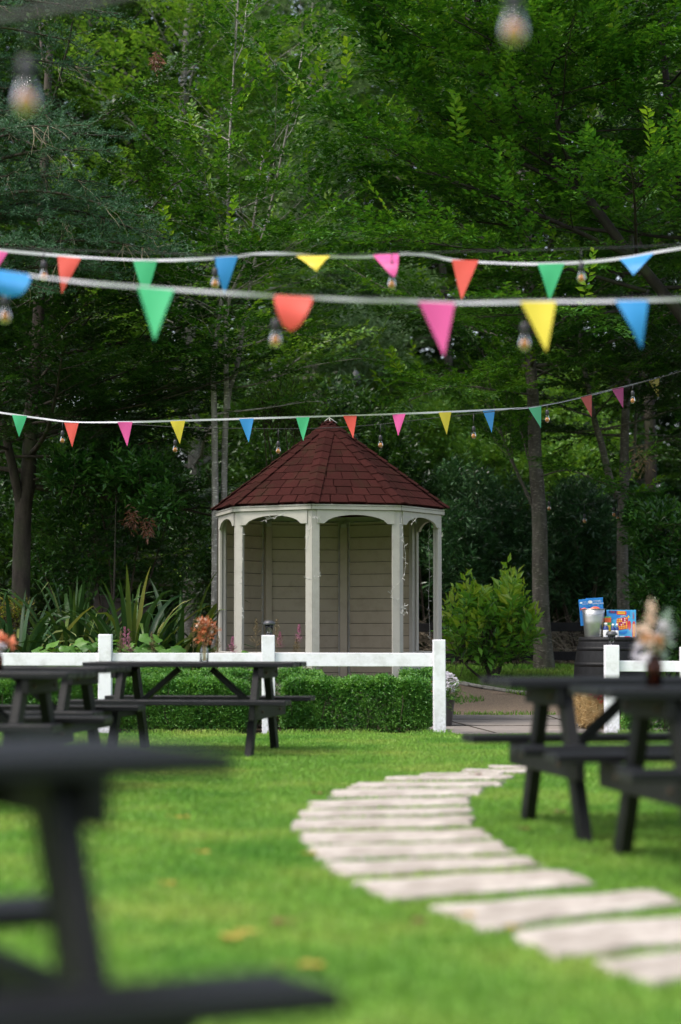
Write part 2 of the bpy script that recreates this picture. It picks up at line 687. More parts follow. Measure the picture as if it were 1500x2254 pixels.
M['dry_twig'] = simple("dry_grey_twigs", (.36, .30, .22), .9, .2, noise=.4)
M['leaf_hornbeam'] = leaf_mat("hornbeam_leaves", [(.018, .075, .009), (.042, .145, .015), (.095, .23, .026)], big=.5)
M['leaf_dark'] = leaf_mat("dark_leaves", [(.010, .040, .007), (.022, .070, .010), (.045, .115, .016)], trans=.25, big=.5)
M['leaf_young'] = leaf_mat("young_yellow_green_leaves", [(.075, .20, .016), (.12, .27, .022), (.20, .33, .032)], trans=.4)
M['leaf_back'] = leaf_mat("sunlit_background_leaves", [(.075, .20, .03), (.135, .29, .045), (.21, .37, .065)], trans=.3, big=.4)  # pale greens raised so the clearing looks sunlit; the light is in the colour
M['leaf_grey'] = leaf_mat("grey_green_leaves", [(.08, .17, .06), (.14, .25, .10), (.23, .34, .17)], trans=.25, big=.4, tint=(1.2, 1.2, .8))
M['leaf_laurel'] = leaf_mat("laurel_leaves", [(.016, .065, .010), (.034, .12, .017), (.075, .19, .028)], rough=.28, trans=.2, spec=.55, big=.8)
M['leaf_laurel_bright'] = leaf_mat('sunlit_laurel_leaves', [(.07, .22, .03), (.13, .33, .04), (.22, .42, .06)], rough=.3, trans=.3, spec=.5, big=1.5)  # greens raised for this shaded bush; the sunlight on it is in the colour
M['leaf_laurel_tip'] = leaf_mat('sunlit_new_laurel_leaves', [(.17, .36, .03), (.26, .44, .04), (.36, .47, .06)], rough=.3, trans=.4)  # new growth, with the sunlight on the tips put into its yellow green
M['leaf_rhodo'] = leaf_mat("rhododendron_leaves", [(.020, .065, .022), (.042, .12, .040), (.09, .19, .068)], rough=.3, trans=.12, spec=.55, big=.6, tint=(1.2, 1.2, .7))
M['leaf_box'] = leaf_mat("box_hedge_leaves", [(.04, .145, .022), (.085, .25, .038), (.17, .36, .06)], rough=.35, trans=.2, big=4)
M['needle'] = leaf_mat("blue_green_needles", [(.022, .075, .032), (.042, .12, .052), (.085, .19, .095)], rough=.5, trans=.12, big=1.2, tint=(1, 1.1, .8))
M['leaf_broad'] = leaf_mat("broad_bed_leaves", [(0.043, 0.123, 0.020), (0.080, 0.189, 0.029), (0.109, 0.232, 0.036)], trans=.3)
M['flax'] = leaf_mat("flax_leaves", [(.014, .045, .014), (.03, .078, .02), (.06, .125, .032)], rough=.42, trans=.15, spec=.3)
M['flax_var'] = leaf_mat("variegated_flax_leaves", [(.06, .12, .02), (.12, .17, .04), (.30, .32, .11)], rough=.42, trans=.2, spec=.3)
M['leaf_yellow'] = leaf_mat("yellow_leaves", [(.34, .22, .03), (.45, .31, .05), (.42, .24, .06)], trans=.2, tint=(1, 1, 1))
M['leaf_yellow_green'] = leaf_mat('yellow_flecked_leaves', [(.08, .15, .02), (.16, .22, .03), (.45, .36, .03)], trans=.3)
M['leaf_brown'] = leaf_mat("dead_brown_leaves", [(.10, .035, .018), (.16, .06, .028), (.2, .1, .05)], trans=.1, tint=(1, 1, 1))
M['pink'] = leaf_mat("pink_plume", [(.36, .10, .20), (.50, .16, .30), (.55, .26, .34)], trans=.2, tint=(1, 1, 1))
M['seed'] = leaf_mat("brown_seed_plume", [(.10, .075, .035), (.16, .12, .05), (.22, .15, .07)], trans=.1, tint=(1, 1, 1))
M['f_green'] = cloth_mat("green_flag_cloth", (.075, .56, .25))
M['f_red'] = cloth_mat("coral_red_flag_cloth", (.82, .10, .07))
M['f_pink'] = cloth_mat("pink_flag_cloth", (.80, .10, .36))
M['f_yellow'] = cloth_mat("yellow_flag_cloth", (.86, .68, .06))
M['f_blue'] = cloth_mat("blue_flag_cloth", (.035, .30, .70))
M['tape'] = cloth_mat("white_tape", (.78, .77, .82))
M['cable'] = simple("black_rubber_cable", (.012, .012, .014), .5)
M['socket'] = simple("black_bakelite", (.015, .014, .018), .4)
def thin_glass(name, tint):
    m, nt, p, out = mat(name)
    t = nt.nodes.new("ShaderNodeBsdfTransparent")
    t.inputs[0].default_value = (*tint, 1)
    g = nt.nodes.new("ShaderNodeBsdfGlossy")
    g.inputs["Roughness"].default_value = .03
    fr = nt.nodes.new("ShaderNodeFresnel")
    fr.inputs[0].default_value = 1.3
    mx = nt.nodes.new("ShaderNodeMixShader")
    nt.links.new(fr.outputs[0], mx.inputs[0])
    nt.links.new(t.outputs[0], mx.inputs[1])
    nt.links.new(g.outputs[0], mx.inputs[2])
    nt.links.new(mx.outputs[0], out.inputs[0])
    return m


M['glass'] = thin_glass("clear_glass", (.93, .95, .94))
M['filament'] = simple("amber_filament", (.58, .25, .08), .4)
M['barrel'] = simple("black_painted_oak", (.006, .006, .007), .55, .25, noise=.4, nscale=5, bump=.5, bscale=20, stretch=(3, 3, .4))
M['steel'] = simple("galvanised_steel", (.50, .50, .49), .38, .5, 1.0, noise=.15, nscale=5)
M['lamp_plastic'] = simple("dark_grey_plastic", (.05, .05, .058), .4)
M['straw'] = leaf_mat("straw", [(.30, .19, .07), (.52, .36, .16), (.78, .62, .36)], rough=.5, trans=.15, tint=(1, 1, .9))
M['terracotta'] = simple("terracotta_pot", (.36, .16, .09), .8)
M['pot_dark'] = simple("dark_glazed_pot", (.05, .045, .045), .5)
M['white_petal'] = leaf_mat("pale_lilac_petals", [(.60, .55, .62), (.72, .69, .74), (.8, .79, .8)], trans=.2, tint=(1, 1, 1))
M['coral_petal'] = leaf_mat("coral_petals", [(.6, .17, .08), (.75, .27, .14), (.8, .36, .22)], trans=.25, tint=(1, 1, 1))
M['peach_petal'] = leaf_mat('peach_petals', [(.68, .36, .16), (.78, .46, .24), (.8, .56, .36)], trans=.25, tint=(1, 1, 1))
M['rust_petal'] = leaf_mat("rust_orange_petals", [(.35, .09, .03), (.52, .16, .06), (.62, .27, .12)], trans=.2, tint=(1, 1, 1))
M['cream_petal'] = leaf_mat("cream_plumes", [(.68, .50, .38), (.78, .60, .48), (.8, .68, .56)], trans=.2, tint=(1, 1, 1))
M['sage'] = leaf_mat("sage_green_foliage", [(.26, .37, .27), (.34, .46, .36), (.42, .52, .44)], trans=.2, tint=(1, 1, 1))
M['green_metal'] = simple("dark_green_metal", (.03, .06, .045), .5)
M['grey_cover'] = simple("grey_lantern_metal", (.09, .095, .10), .45)
M['black_fence'] = simple("black_creosoted_rail", (.013, .012, .013), .7, .3, noise=.3, bump=.4, bscale=30)
M['old_board'] = simple("weathered_grey_board", (.11, .095, .09), .9, .2, noise=.4, nscale=4)
M['c_blue'] = simple("printed_blue_card", (.02, .20, .60), .35)
M['c_sky'] = simple("printed_sky_blue_card", (.06, .38, .70), .35)
M['c_red'] = simple("printed_red", (.60, .03, .05), .35)
M['c_yellow'] = simple("printed_yellow", (.85, .58, .04), .35)
M['c_white'] = simple("printed_white", (.82, .82, .82), .35)
M['c_navy'] = simple("printed_navy", (.02, .04, .18), .35)
M['c_orange'] = simple("orange_plastic_toy", (.75, .12, .04), .25)
M['c_green'] = simple("printed_green", (.10, .35, .10), .35)
M['vase_brown'] = thin_glass("brown_tinted_glass", (.52, .36, .28))
M['water'] = glass_mat("vase_water", (.95, .97, .95))

# ------------------------------------------------------------------ ground, paths
def grid_sheet(name, xs, ys, dz, material, kind="structure"):
    V, F = [], []
    nx = len(xs)
    for y in ys:
        for x in xs:
            V.append((x, y, gz(x, y) + dz))
    for j in range(len(ys) - 1):
        for i in range(nx - 1):
            F.append((j * nx + i, j * nx + i + 1, (j + 1) * nx + i + 1, (j + 1) * nx + i))
    me = np_mesh(name, V, [np.array(F)], True)
    return tag(link(name, me, material), kind=kind)


ys_g = [-60, -20, 0, 10, 20, 24] + list(np.arange(25.5, 34, .5)) + [36, 40, 44] + list(np.arange(46, 96, 4)) + [140, 260, 500]
grid_sheet("ground", [-300, -120, -50, -20, -10, -5, 0, 5, 10, 20, 50, 120, 300], ys_g, 0, M['soil'])

# lawn: front edge behind the camera, back edge along the fence line
LAWN_BACK = 20.75
grid_sheet("lawn", list(np.linspace(-14, 14, 15)), list(np.linspace(-8, LAWN_BACK, 12)), .004, M['lawn'])


def poly_sheet(name, pts, dz, material):
    """a flat or draped outline sheet"""
    cx = sum(p[0] for p in pts) / len(pts)
    cy = sum(p[1] for p in pts) / len(pts)
    V, F = [], []
    rings = 6
    n = len(pts)
    for r in range(1, rings + 1):
        for p in pts:
            x, y = cx + (p[0] - cx) * r / rings, cy + (p[1] - cy) * r / rings
            V.append((x, y, gz(x, y) + dz))
    V.append((cx, cy, gz(cx, cy) + dz))
    c = len(V) - 1
    tri = [(c, i, (i + 1) % n) for i in range(n)]
    quad = [((r * n) + i, (r + 1) * n + i, (r + 1) * n + (i + 1) % n, r * n + (i + 1) % n) for r in range(rings - 1) for i in range(n)]
    me = np_mesh(name, V, [np.array(tri), np.array(quad)], True)
    return tag(link(name, me, material), kind="structure")


poly_sheet("paved_path", [(.86, 20.78), (2.9, 20.78), (6.5, 20.9), (6.5, 25.3), (3.6, 25.6), (1.2, 25.7), (.86, 24.2)], .010, M['paving'])
poly_sheet("gravel_path", [(1.2, 25.4), (6.5, 25.2), (6.6, 27.6), (4.0, 27.7), (2.55, 28.0), (1.9, 28.7), (1.4, 29.5), (.4, 30.6), (-.6, 31.0), (-.8, 29.5), (.5, 28.0), (1.0, 26.6)], .006, M['gravel'])
poly_sheet("back_lawn", [(1.0, 30.4), (1.95, 28.75), (2.6, 28.05), (4.0, 27.8), (6.6, 27.7), (6.6, 31.2), (4, 31.6), (1.6, 31.6)], .012, M['lawn'])
# joints of the paving as shallow dark mortar strips
jb = MB()
for a, b in (((1.55, 21.0), (1.15, 24.6)), ((2.6, 20.85), (2.5, 25.4)), ((.95, 22.6), (3.6, 22.7)), ((1.0, 24.3), (4.2, 24.4)), ((3.5, 20.85), (3.4, 25.3))):
    jb.bar((a[0], a[1], .0125), (b[0], b[1], .0125), .018, .004, ch=0)
tag(jb.build("paving_joints", M['soil']), kind="structure")
# stone edging between gravel and grass
eb = MB()
ep = [(1.30, 29.9), (1.62, 29.15), (1.95, 28.72), (2.25, 28.35), (2.6, 28.03), (3.2, 27.9), (4.0, 27.78)]
for a, b in zip(ep[:-1], ep[1:]):
    va, vb = Vector((a[0], a[1], gz(*a) + .03)), Vector((b[0], b[1], gz(*b) + .03))
    k = 2
    for i in range(k):
        p, q = va.lerp(vb, i / k + .01), va.lerp(vb, (i + 1) / k - .01)
        eb.bar(p, q, .05, .04 + random.uniform(0, .02), ch=.012)
tag(eb.build("path_edging", M['edging']), kind="structure")


def blades(name, n, xr, yr, hgt, keep=None, dens_pow=1.0, w=.004):
    xs = RNG.uniform(xr[0], xr[1], n)
    ys = RNG.uniform(yr[0], yr[1], n)
    if keep is not None:
        k = keep(xs, ys)
        xs, ys = xs[k], ys[k]
    n = len(xs)
    zs = np.array([gz(0, y) for y in ys]) + .004
    P = np.stack([xs, ys, zs], 1)
    a = RNG.uniform(0, 2 * math.pi, n)
    h = hgt * RNG.uniform(.45, 1.25, n)
    lean = RNG.uniform(.1, .9, n) * h
    b = RNG.uniform(0, 2 * math.pi, n)
    side = np.stack([np.cos(a), np.sin(a), np.zeros(n)], 1) * (w * RNG.uniform(.7, 1.4, n))[:, None]
    tip = P + np.stack([np.cos(b) * lean, np.sin(b) * lean, h], 1)
    mid = P + np.stack([np.cos(b) * lean * .35, np.sin(b) * lean * .35, h * .6], 1)
    V = np.stack([P - side, P + side, mid + side * .8, mid - side * .8, tip], 1).reshape(-1, 3)
    i = np.arange(n)[:, None] * 5
    me = np_mesh(name, V, [i + np.array([[0, 1, 2, 3]]), i + np.array([[3, 2, 4]])], False)
    return tag(link(name, me, M['blade']), "short mown green grass of the lawn in front of the white fence", "grass", kind="stuff")


# stepping stones: corners read on the photo, laid on the lawn
def zq(*pts):
    return [ground_at(600 + x * .6, 1640 + y * .6) for x, y in pts]


STONES = [
    zq((800, 86), (1060, 95), (1045, 104), (790, 95)),
    zq((705, 101), (930, 104), (915, 114), (695, 110)),
    zq((560, 116), (850, 113), (835, 122), (550, 125)),
    zq((430, 129), (880, 124), (862, 137), (412, 141)),
    zq((310, 152), (845, 148), (828, 163), (290, 171)),
    zq((225, 181), (770, 172), (748, 195), (207, 206)),
    zq((150, 222), (728, 205), (722, 230), (142, 249)),
    zq((102, 260), (714, 243), (717, 264), (108, 284)),
    zq((84, 295), (724, 277), (738, 309), (92, 326)),
    zq((98, 342), (758, 327), (785, 360), (148, 380)),
    zq((125, 394), (850, 374), (888, 410), (196, 437)),
    zq((190, 453), (912, 430), (984, 462), (292, 492)),
    zq((322, 519), (1064, 485), (1204, 530), (436, 581)),
    zq((580, 615), (1400, 560), (1500, 606), (768, 690)),
    zq((900, 712), (1560, 652), (1700, 728), (1052, 797)),
    zq((1205, 822), (1790, 755), (1960, 830), (1380, 898)),
]
STONE_POLYS = []


def stepping_stone(q, label, i):
    c = sum(q, Vector()) / 4
    q = [Vector((c.x + (p.x - c.x) * 1.01, c.y + (p.y - c.y) * 1.05, 0)) for p in q]
    out = []
    rr = random.Random(50 + i)
    for k in range(4):
        a, b = q[k] - c, q[(k + 1) % 4] - c
        for t in (.04, .25, .5, .75, .96):
            p = a.lerp(b, t)
            j = .032
            out.append(Vector((p.x + rr.uniform(-j, j), p.y + rr.uniform(-j, j), 0)))
    m = MB()
    n = len(out)
    top = .028
    vs = [(p.x, p.y, -.03) for p in out] + [(p.x, p.y, top - .008) for p in out] + [(p.x * .985, p.y * .97, top + rr.uniform(-.001, .002)) for p in out] + [(0, 0, top + .001)]
    fs = []
    for k in range(n):
        k2 = (k + 1) % n
        fs.append((k, k2, n + k2, n + k))
        fs.append((n + k, n + k2, 2 * n + k2, 2 * n + k))
        fs.append((2 * n + k, 2 * n + k2, 3 * n))
    m.add(vs, fs)
    o = m.build("stepping_stone", M['slab'])
    o.location = c
    STONE_POLYS.append([(p.x + c.x, p.y + c.y) for p in out])
    return tag(o, label, "stepping stone", "stepping stones across the lawn")


ORD = ["farthest", "second farthest", "third farthest", "fourth farthest", "fifth farthest", "sixth farthest", "seventh farthest", "eighth farthest",
       "eighth nearest", "seventh nearest", "sixth nearest", "fifth nearest", "fourth nearest", "third nearest", "second nearest", "nearest"]
for i, q in enumerate(STONES):
    stepping_stone(q, "pale pinkish stepping stone in the lawn, %s in the curving row" % ORD[i], i)


def off_stones(xs, ys):
    k = np.ones(len(xs), bool)
    for poly in STONE_POLYS:
        P = np.array(poly)
        x0, y0 = P.min(0)
        x1, y1 = P.max(0)
        m = (xs > x0) & (xs < x1) & (ys > y0) & (ys < y1)
        if not m.any():
            continue
        ii = np.where(m)[0]
        c = P.mean(0)
        Q = c + (P - c) * 1.02
        ins = np.zeros(len(ii), bool)
        j = len(Q) - 1
        for a in range(len(Q)):
            xi, yi, xj, yj = Q[a][0], Q[a][1], Q[j][0], Q[j][1]
            cond = ((yi > ys[ii]) != (yj > ys[ii])) & (xs[ii] < (xj - xi) * (ys[ii] - yi) / (yj - yi + 1e-12) + xi)
            ins ^= cond
            j = a
        # a few tufts grow over the stones
        ins &= RNG.uniform(0, 1, len(ii)) > .004
        k[ii[ins]] = False
    # stay inside the view
    k &= np.abs(xs) < .19 * ys + .25
    return k


def lawn_keep(xs, ys):
    k = off_stones(xs, ys)
    # ragged back edge, bare earth patch by the path mouth
    k &= ys < LAWN_BACK - .02 + .10 * np.sin(xs * 5.1) * np.sin(xs * 2.3 + 1)
    d = np.hypot((xs - 1.33) / .25, (ys - 20.1) / .9)
    k &= (d > 1) | (RNG.uniform(0, 1, len(xs)) < .15)
    return k


blades("lawn_grass", 680000, (-4.3, 4.3), (4.2, LAWN_BACK + .15), .026, lawn_keep, w=.0033)
gb = blades("back_lawn_grass", 26000, (1.0, 5.5), (27.75, 31.5), .07, lambda x, y: (y > 31.9 - 1.6 * x) & (y > 28.02 - .25 * np.clip(x - 2.6, 0, 1)), w=.006)
tag(gb, "longer green grass behind the curving gravel path", "grass", kind="stuff")
# scruffy grass tufts at the foot of the fence and in the gravel
tf = blades("fence_foot_grass", 14000, (-4, 4), (20.55, 20.95), .05, lambda x, y: (RNG.uniform(-2, 2, len(x)) < np.sin(x * 9) + np.sin(x * 4.3 + 2) - .4) & ((x < 1.1) | (x > 2.75)) & (RNG.uniform(20.5, 20.95, len(y)) < y + .1), w=.004)
tag(tf, "uneven longer grass along the foot of the white fence", "grass", kind="stuff")
tg = blades("gravel_grass", 2600, (1.2, 3.0), (25.45, 28.0), .05, lambda x, y: (np.hypot((x - 1.9) / .75, (y - 25.75) / .22) < 1) | (np.hypot((x - 1.6) / .3, (y - 27.6) / .3) < 1), w=.006)
tag(tg, "patchy grass growing through the gravel path", "grass", kind="stuff")


# ------------------------------------------------------------------ leaves and branches (numpy)
def unit(v):
    return v / (np.linalg.norm(v, axis=-1, keepdims=True) + 1e-9)


def leaves_on_twigs(O, D, L, m, leaf_l, leaf_w, up_bias=.55, jit=.3, droop=.12, rng=RNG, flat=1.0, pair=1.0):
    """alternate leaves along each twig in a flattish spray; returns verts (n*4,3)"""
    n = len(O)
    D = unit(D)
    L = np.broadcast_to(np.asarray(L, float), (n,))
    up = np.tile(np.array([0, 0, 1.0]), (n, 1)) + rng.normal(0, .25, (n, 3))
    S = unit(np.cross(D, up))
    Nn = unit(np.cross(S, D))
    t = (np.arange(m) + .6) / m
    sgn = np.where(np.arange(m) % 2 == 0, 1.0, -1.0)
    pos = O[:, None, :] + D[:, None, :] * (t[None, :, None] * L[:, None, None])
    pos[:, :, 2] -= droop * (t ** 2)[None, :] * L[:, None]
    d = D[:, None, :] * (.45 + .5 * t[None, :, None]) + S[:, None, :] * (sgn * (1.0 - .35 * t))[None, :, None] * pair + rng.normal(0, jit, (n, m, 3))
    d = unit(d)
    nn = unit(Nn[:, None, :] * flat + rng.normal(0, jit, (n, m, 3)) + np.array([0, 0, up_bias]))
    s = unit(np.cross(d, nn))
    nn = np.cross(s, d)
    ll = leaf_l * rng.uniform(.65, 1.2, (n, m, 1)) * (1.0 - .25 * np.abs(t - .5)[None, :, None])
    lw = ll * (leaf_w / leaf_l)
    base = pos
    tip = pos + d * ll - nn * ll * .08
    midp = pos + d * ll * .45
    lf = midp + s * lw * .5 + nn * lw * .16
    rt = midp - s * lw * .5 + nn * lw * .16
    V = np.stack([base, rt, tip, lf], 2).reshape(-1, 3)
    return V


def leaf_mesh_obj(name, groups, parent, label=None):
    """groups: list of (verts, material)"""
    Vs, mi, mats = [], [], []
    for k, (V, mt) in enumerate(groups):
        Vs.append(V)
        mats.append(mt)
        mi.append(np.full(len(V) // 4 * 2, k, np.int32))
    V = np.concatenate(Vs)
    i = np.arange(len(V) // 4)[:, None] * 4
    F = np.stack([i + np.array([[0, 1, 2]]), i + np.array([[0, 2, 3]])], 1).reshape(-1, 3)
    me = np_mesh(name, V, [F], False, np.concatenate(mi))
    o = link(name, me, mats, parent)
    if label:
        o["label"] = label
    return o


def tubes_arrays(tubes, sides=5):
    Vs, Fs = [], []
    b = 0
    for pts, rad, ns in tubes:
        P = np.asarray(pts, float)
        R = np.asarray(rad, float)
        n = len(P)
        T = np.gradient(P, axis=0)
        T = unit(T)
        ref = np.array([1.0, 0, 0]) if abs(T[0][2]) > .8 else np.array([0, 0, 1.0])
        S = unit(np.cross(T, ref))
        Q = np.cross(T, S)
        a = np.arange(ns) * 2 * math.pi / ns
        ring = P[:, None, :] + (S[:, None, :] * np.cos(a)[None, :, None] + Q[:, None, :] * np.sin(a)[None, :, None]) * R[:, None, None]
        Vs.append(ring.reshape(-1, 3))
        i, k = np.meshgrid(np.arange(n - 1), np.arange(ns), indexing='ij')
        k2 = (k + 1) % ns
        F = np.stack([i * ns + k, i * ns + k2, (i + 1) * ns + k2, (i + 1) * ns + k], -1).reshape(-1, 4) + b
        Fs.append(F)
        b += n * ns
    return np.concatenate(Vs), np.concatenate(Fs)


def curve_pts(p0, d0, length, n, rng, bend=(0, 0, 0), wob=.06):
    d = np.array(d0, float)
    d /= np.linalg.norm(d)
    pts = [np.array(p0, float)]
    for i in range(n - 1):
        d = d + np.array(bend) / (n - 1) + rng.normal(0, wob, 3)
        d /= np.linalg.norm(d)
        pts.append(pts[-1] + d * length / (n - 1))
    return np.array(pts)


def smooth_path(ctrl, n=24):
    """Catmull-Rom through control points"""
    P = [Vector(c) for c in ctrl]
    P = [P[0] * 2 - P[1]] + P + [P[-1] * 2 - P[-2]]
    out = []
    seg = len(P) - 3
    for k in range(n):
        t = k / (n - 1) * seg
        i = min(int(t), seg - 1)
        t -= i
        a, b, c, d = P[i], P[i + 1], P[i + 2], P[i + 3]
        out.append(.5 * ((2 * b) + (c - a) * t + (2 * a - 5 * b + 4 * c - d) * t * t + (3 * b - a - 3 * c + d) * t ** 3))
    return np.array([tuple(v) for v in out])


def make_tree(name, label, base, stems, seed, leaf, bark, limbs=22, limb_len=(1.5, 3.2), z_low=.3, elev=(5, 45), sub=12, twigs=10, m=12,
              leaf_l=.075, leaf_w=.045, twig_l=.42, shoots=0, young=None, face=None, group=None, droop=.12, explicit=(), limb_taper=.7, cat="tree", wob=.05, elev_top=None, flat=1.0):
    """stems: list of (control points, r0, r1) in world coordinates; each stem carries side limbs that carry branches, twigs and leaves"""
    rng = np.random.default_rng(seed)
    root = empty(name, base)
    B = np.array(base)
    tubes = []
    limb_list = []
    for ctrl, r0, r1 in stems:
        path = smooth_path(ctrl, 26)
        tt = np.linspace(0, 1, len(path))
        rad = r0 + (r1 - r0) * tt
        rad[0] *= 1.35
        rad[1] *= 1.1
        tubes.append((path, rad, 10))
        nl = max(2, int(limbs / len(stems)))
        for k in range(nl):
            t = z_low + (1 - z_low) * (k + rng.uniform(.2, .8)) / nl
            i = min(int(t * (len(path) - 1)), len(path) - 2)
            p = path[i]
            az = k * 2.399 + rng.uniform(-.5, .5)
            if face is not None:
                # limbs spread mostly towards the given azimuths
                az = face[0] + rng.uniform(-1, 1) * face[1]
            e0 = elev[0] + (elev[1] - elev[0]) * ((t - z_low) / (1 - z_low + 1e-6))
            e = math.radians(e0 + rng.uniform(-10, 10))
            d = (math.cos(az) * math.cos(e), math.sin(az) * math.cos(e), math.sin(e))
            l = limb_len[0] + (limb_len[1] - limb_len[0]) * (1 - abs((t - z_low) / (1 - z_low + 1e-6) - .35) * limb_taper * 1.4)
            l *= rng.uniform(.75, 1.15)
            limb_list.append((curve_pts(p, d, l, 9, rng, (0, 0, .12), wob), max(.008, rad[i] * .42)))
    for ctrl, r in explicit:
        limb_list.append((smooth_path(ctrl, 14), r))
    O, D, L = [], [], []
    for pts, r in limb_list:
        n = len(pts)
        tubes.append((pts, np.linspace(r, max(.004, r * .2), n), 6))
        length = np.linalg.norm(np.diff(pts, axis=0), axis=1).sum()
        ns = max(3, int(sub * length / 2.2))
        for k in range(ns):
            t = .16 + .84 * (k + rng.uniform(0, 1)) / ns
            f = t * (n - 1)
            i = min(int(f), n - 2)
            p = pts[i] + (pts[i + 1] - pts[i]) * (f - i)
            d = pts[i + 1] - pts[i]
            d /= np.linalg.norm(d)
            side = np.cross(d, [0, 0, 1.0])
            side /= np.linalg.norm(side) + 1e-6
            sg = 1 if k % 2 == 0 else -1
            bd = d * .75 + side * sg * rng.uniform(.5, 1.0) + np.array([0, 0, rng.uniform(-.15, .35)])
            bl = (.35 + .45 * (1 - t)) * length * rng.uniform(.45, .85)
            bl = min(max(bl, .35), 1.5)
            bp = curve_pts(p, bd, bl, 5, rng, (0, 0, -.05), .08)
            tubes.append((bp, np.linspace(max(.003, r * .3), .002, 5), 3))
            nt_ = max(3, int(twigs * bl / .8))
            for q in range(nt_):
                u = .1 + .9 * (q + rng.uniform(0, 1)) / nt_
                g = u * 4
                a = min(int(g), 3)
                tp = bp[a] + (bp[a + 1] - bp[a]) * (g - a)
                td = bp[a + 1] - bp[a]
                td /= np.linalg.norm(td)
                s2 = np.cross(td, [0, 0, 1.0])
                s2 /= np.linalg.norm(s2) + 1e-6
                O.append(tp)
                D.append(td * .9 + s2 * (1 if q % 2 else -1) * rng.uniform(.25, .75) + np.array([0, 0, rng.uniform(-.08, .22)]))
                L.append(twig_l * rng.uniform(.6, 1.25))
    O, D, L = np.array(O), np.array(D), np.array(L)
    V = leaves_on_twigs(O, D, L, m, leaf_l, leaf_w, rng=rng, droop=droop, flat=1.5, jit=.19, pair=.85)
    print('LEAVES', name, seed, len(V) // 4)
    groups = [(V - B, leaf)]
    if shoots:
        idx = rng.choice(len(O), min(shoots, len(O)), replace=False)
        So = O[idx] + unit(D[idx]) * L[idx][:, None] * .6
        Sd = unit(D[idx]) * .8 + np.array([0, 0, .85]) + rng.normal(0, .15, (len(idx), 3))
        Sv = leaves_on_twigs(So, Sd, twig_l * rng.uniform(.9, 1.5, len(idx)), m + 5, leaf_l * 1.25, leaf_w * 1.2, rng=rng, droop=-.02, up_bias=.9, jit=.22)
        groups.append((Sv - B, young or leaf))
    tv, tfc = tubes_arrays(tubes)
    me = np_mesh("trunk", tv - B, [tfc], True)
    link("trunk", me, bark, root)
    leaf_mesh_obj("crown", groups, root)
    tag(root, label, cat, group)
    return root


def make_shrub(name, label, base, lobes, ntwig, seed, leaf, leaf_l=.10, leaf_w=.045, m=7, twig_l=.3, upward=.5, stems=6, young=None, nyoung=0, bark=None, cat="shrub", group=None, inner=.45, fl=.7, pair=1.0, upb=.55):
    """lobes: list of (centre, radii) ellipsoids filled with leafy twigs, denser towards the surface"""
    rng = np.random.default_rng(seed)
    root = empty(name, base)
    B = np.array(base, float)
    vol = np.array([r[0] * r[1] + r[1] * r[2] + r[0] * r[2] for c, r in lobes])
    vol = vol / vol.sum()
    O, D = [], []
    for (c, r), w in zip(lobes, vol):
        k = max(4, int(ntwig * w))
        v = unit(rng.normal(0, 1, (k, 3)))
        ph = rng.uniform(0, 6, 6)
        lump = 1 + .16 * np.sin(v[:, 0] * 6 + ph[0]) * np.sin(v[:, 1] * 5 + ph[1]) + .14 * np.sin(v[:, 2] * 7 + ph[2] + v[:, 0] * 3)
        rad = rng.uniform(inner ** 3, 1, k) ** (1 / 3)
        p = np.array(c) + v * np.array(r) * (rad * lump)[:, None]
        O.append(p)
        D.append(v * .8 + np.array([0, 0, upward]) + rng.normal(0, .35, (k, 3)))
    O, D = np.concatenate(O), np.concatenate(D)
    ok = O[:, 2] > np.array([gz(a, b) for a, b in O[:, :2]]) + .03
    O, D = O[ok], D[ok]
    L = twig_l * rng.uniform(.6, 1.2, len(O))
    V = leaves_on_twigs(O - unit(D) * (L * .5)[:, None], D, L, m, leaf_l, leaf_w, rng=rng, flat=fl, jit=.38, pair=pair, up_bias=upb)
    groups = [(V - B, leaf)]
    if nyoung:
        up = O[:, 2] - np.median(O[:, 2]) + rng.normal(0, .2, len(O))
        idx = np.argsort(-up)[:nyoung * 3]
        idx = rng.choice(idx, min(nyoung, len(idx)), replace=False)
        Sv = leaves_on_twigs(O[idx], np.array([0, 0, 1.0]) + unit(D[idx]) * .5, twig_l * rng.uniform(.6, 1.0, len(idx)), m, leaf_l * 1.05, leaf_w * 1.05, rng=rng, droop=-.1, up_bias=.1)
        groups.append((Sv - B, young))
    tubes = []
    for k in range(stems):
        c, r = lobes[k % len(lobes)]
        tgt = np.array(c) + rng.normal(0, .35, 3) * np.array(r)
        p0 = np.array([B[0] + rng.normal(0, .12), B[1] + rng.normal(0, .12), gz(B[0], B[1]) - .02])
        mid = (p0 + tgt) / 2 + rng.normal(0, .08, 3)
        tubes.append((smooth_path([p0, mid, tgt], 9), np.linspace(.022, .006, 9), 5))
    idx = rng.choice(len(O), min(len(O), 220), replace=False)
    for i in idx:
        d = unit(D[i])
        tubes.append((np.array([O[i] - d * .45 * twig_l * 2, O[i], O[i] + d * .4 * twig_l]), np.array([.005, .004, .002]), 3))
    tv, tfc = tubes_arrays(tubes)
    link("stems", np_mesh("stems", tv - B, [tfc], True), bark or M['twig'], root)
    leaf_mesh_obj("foliage", groups, root)
    tag(root, label, cat, group)
    return root


def P(u, v, d):
    return tuple(at(u, v, d))


def G(x, y, dz=0):
    return (x, y, gz(x, y) + dz)


def ux(u, d):
    """world x of photo column u at distance d"""
    return (u - CX) / FPX * d


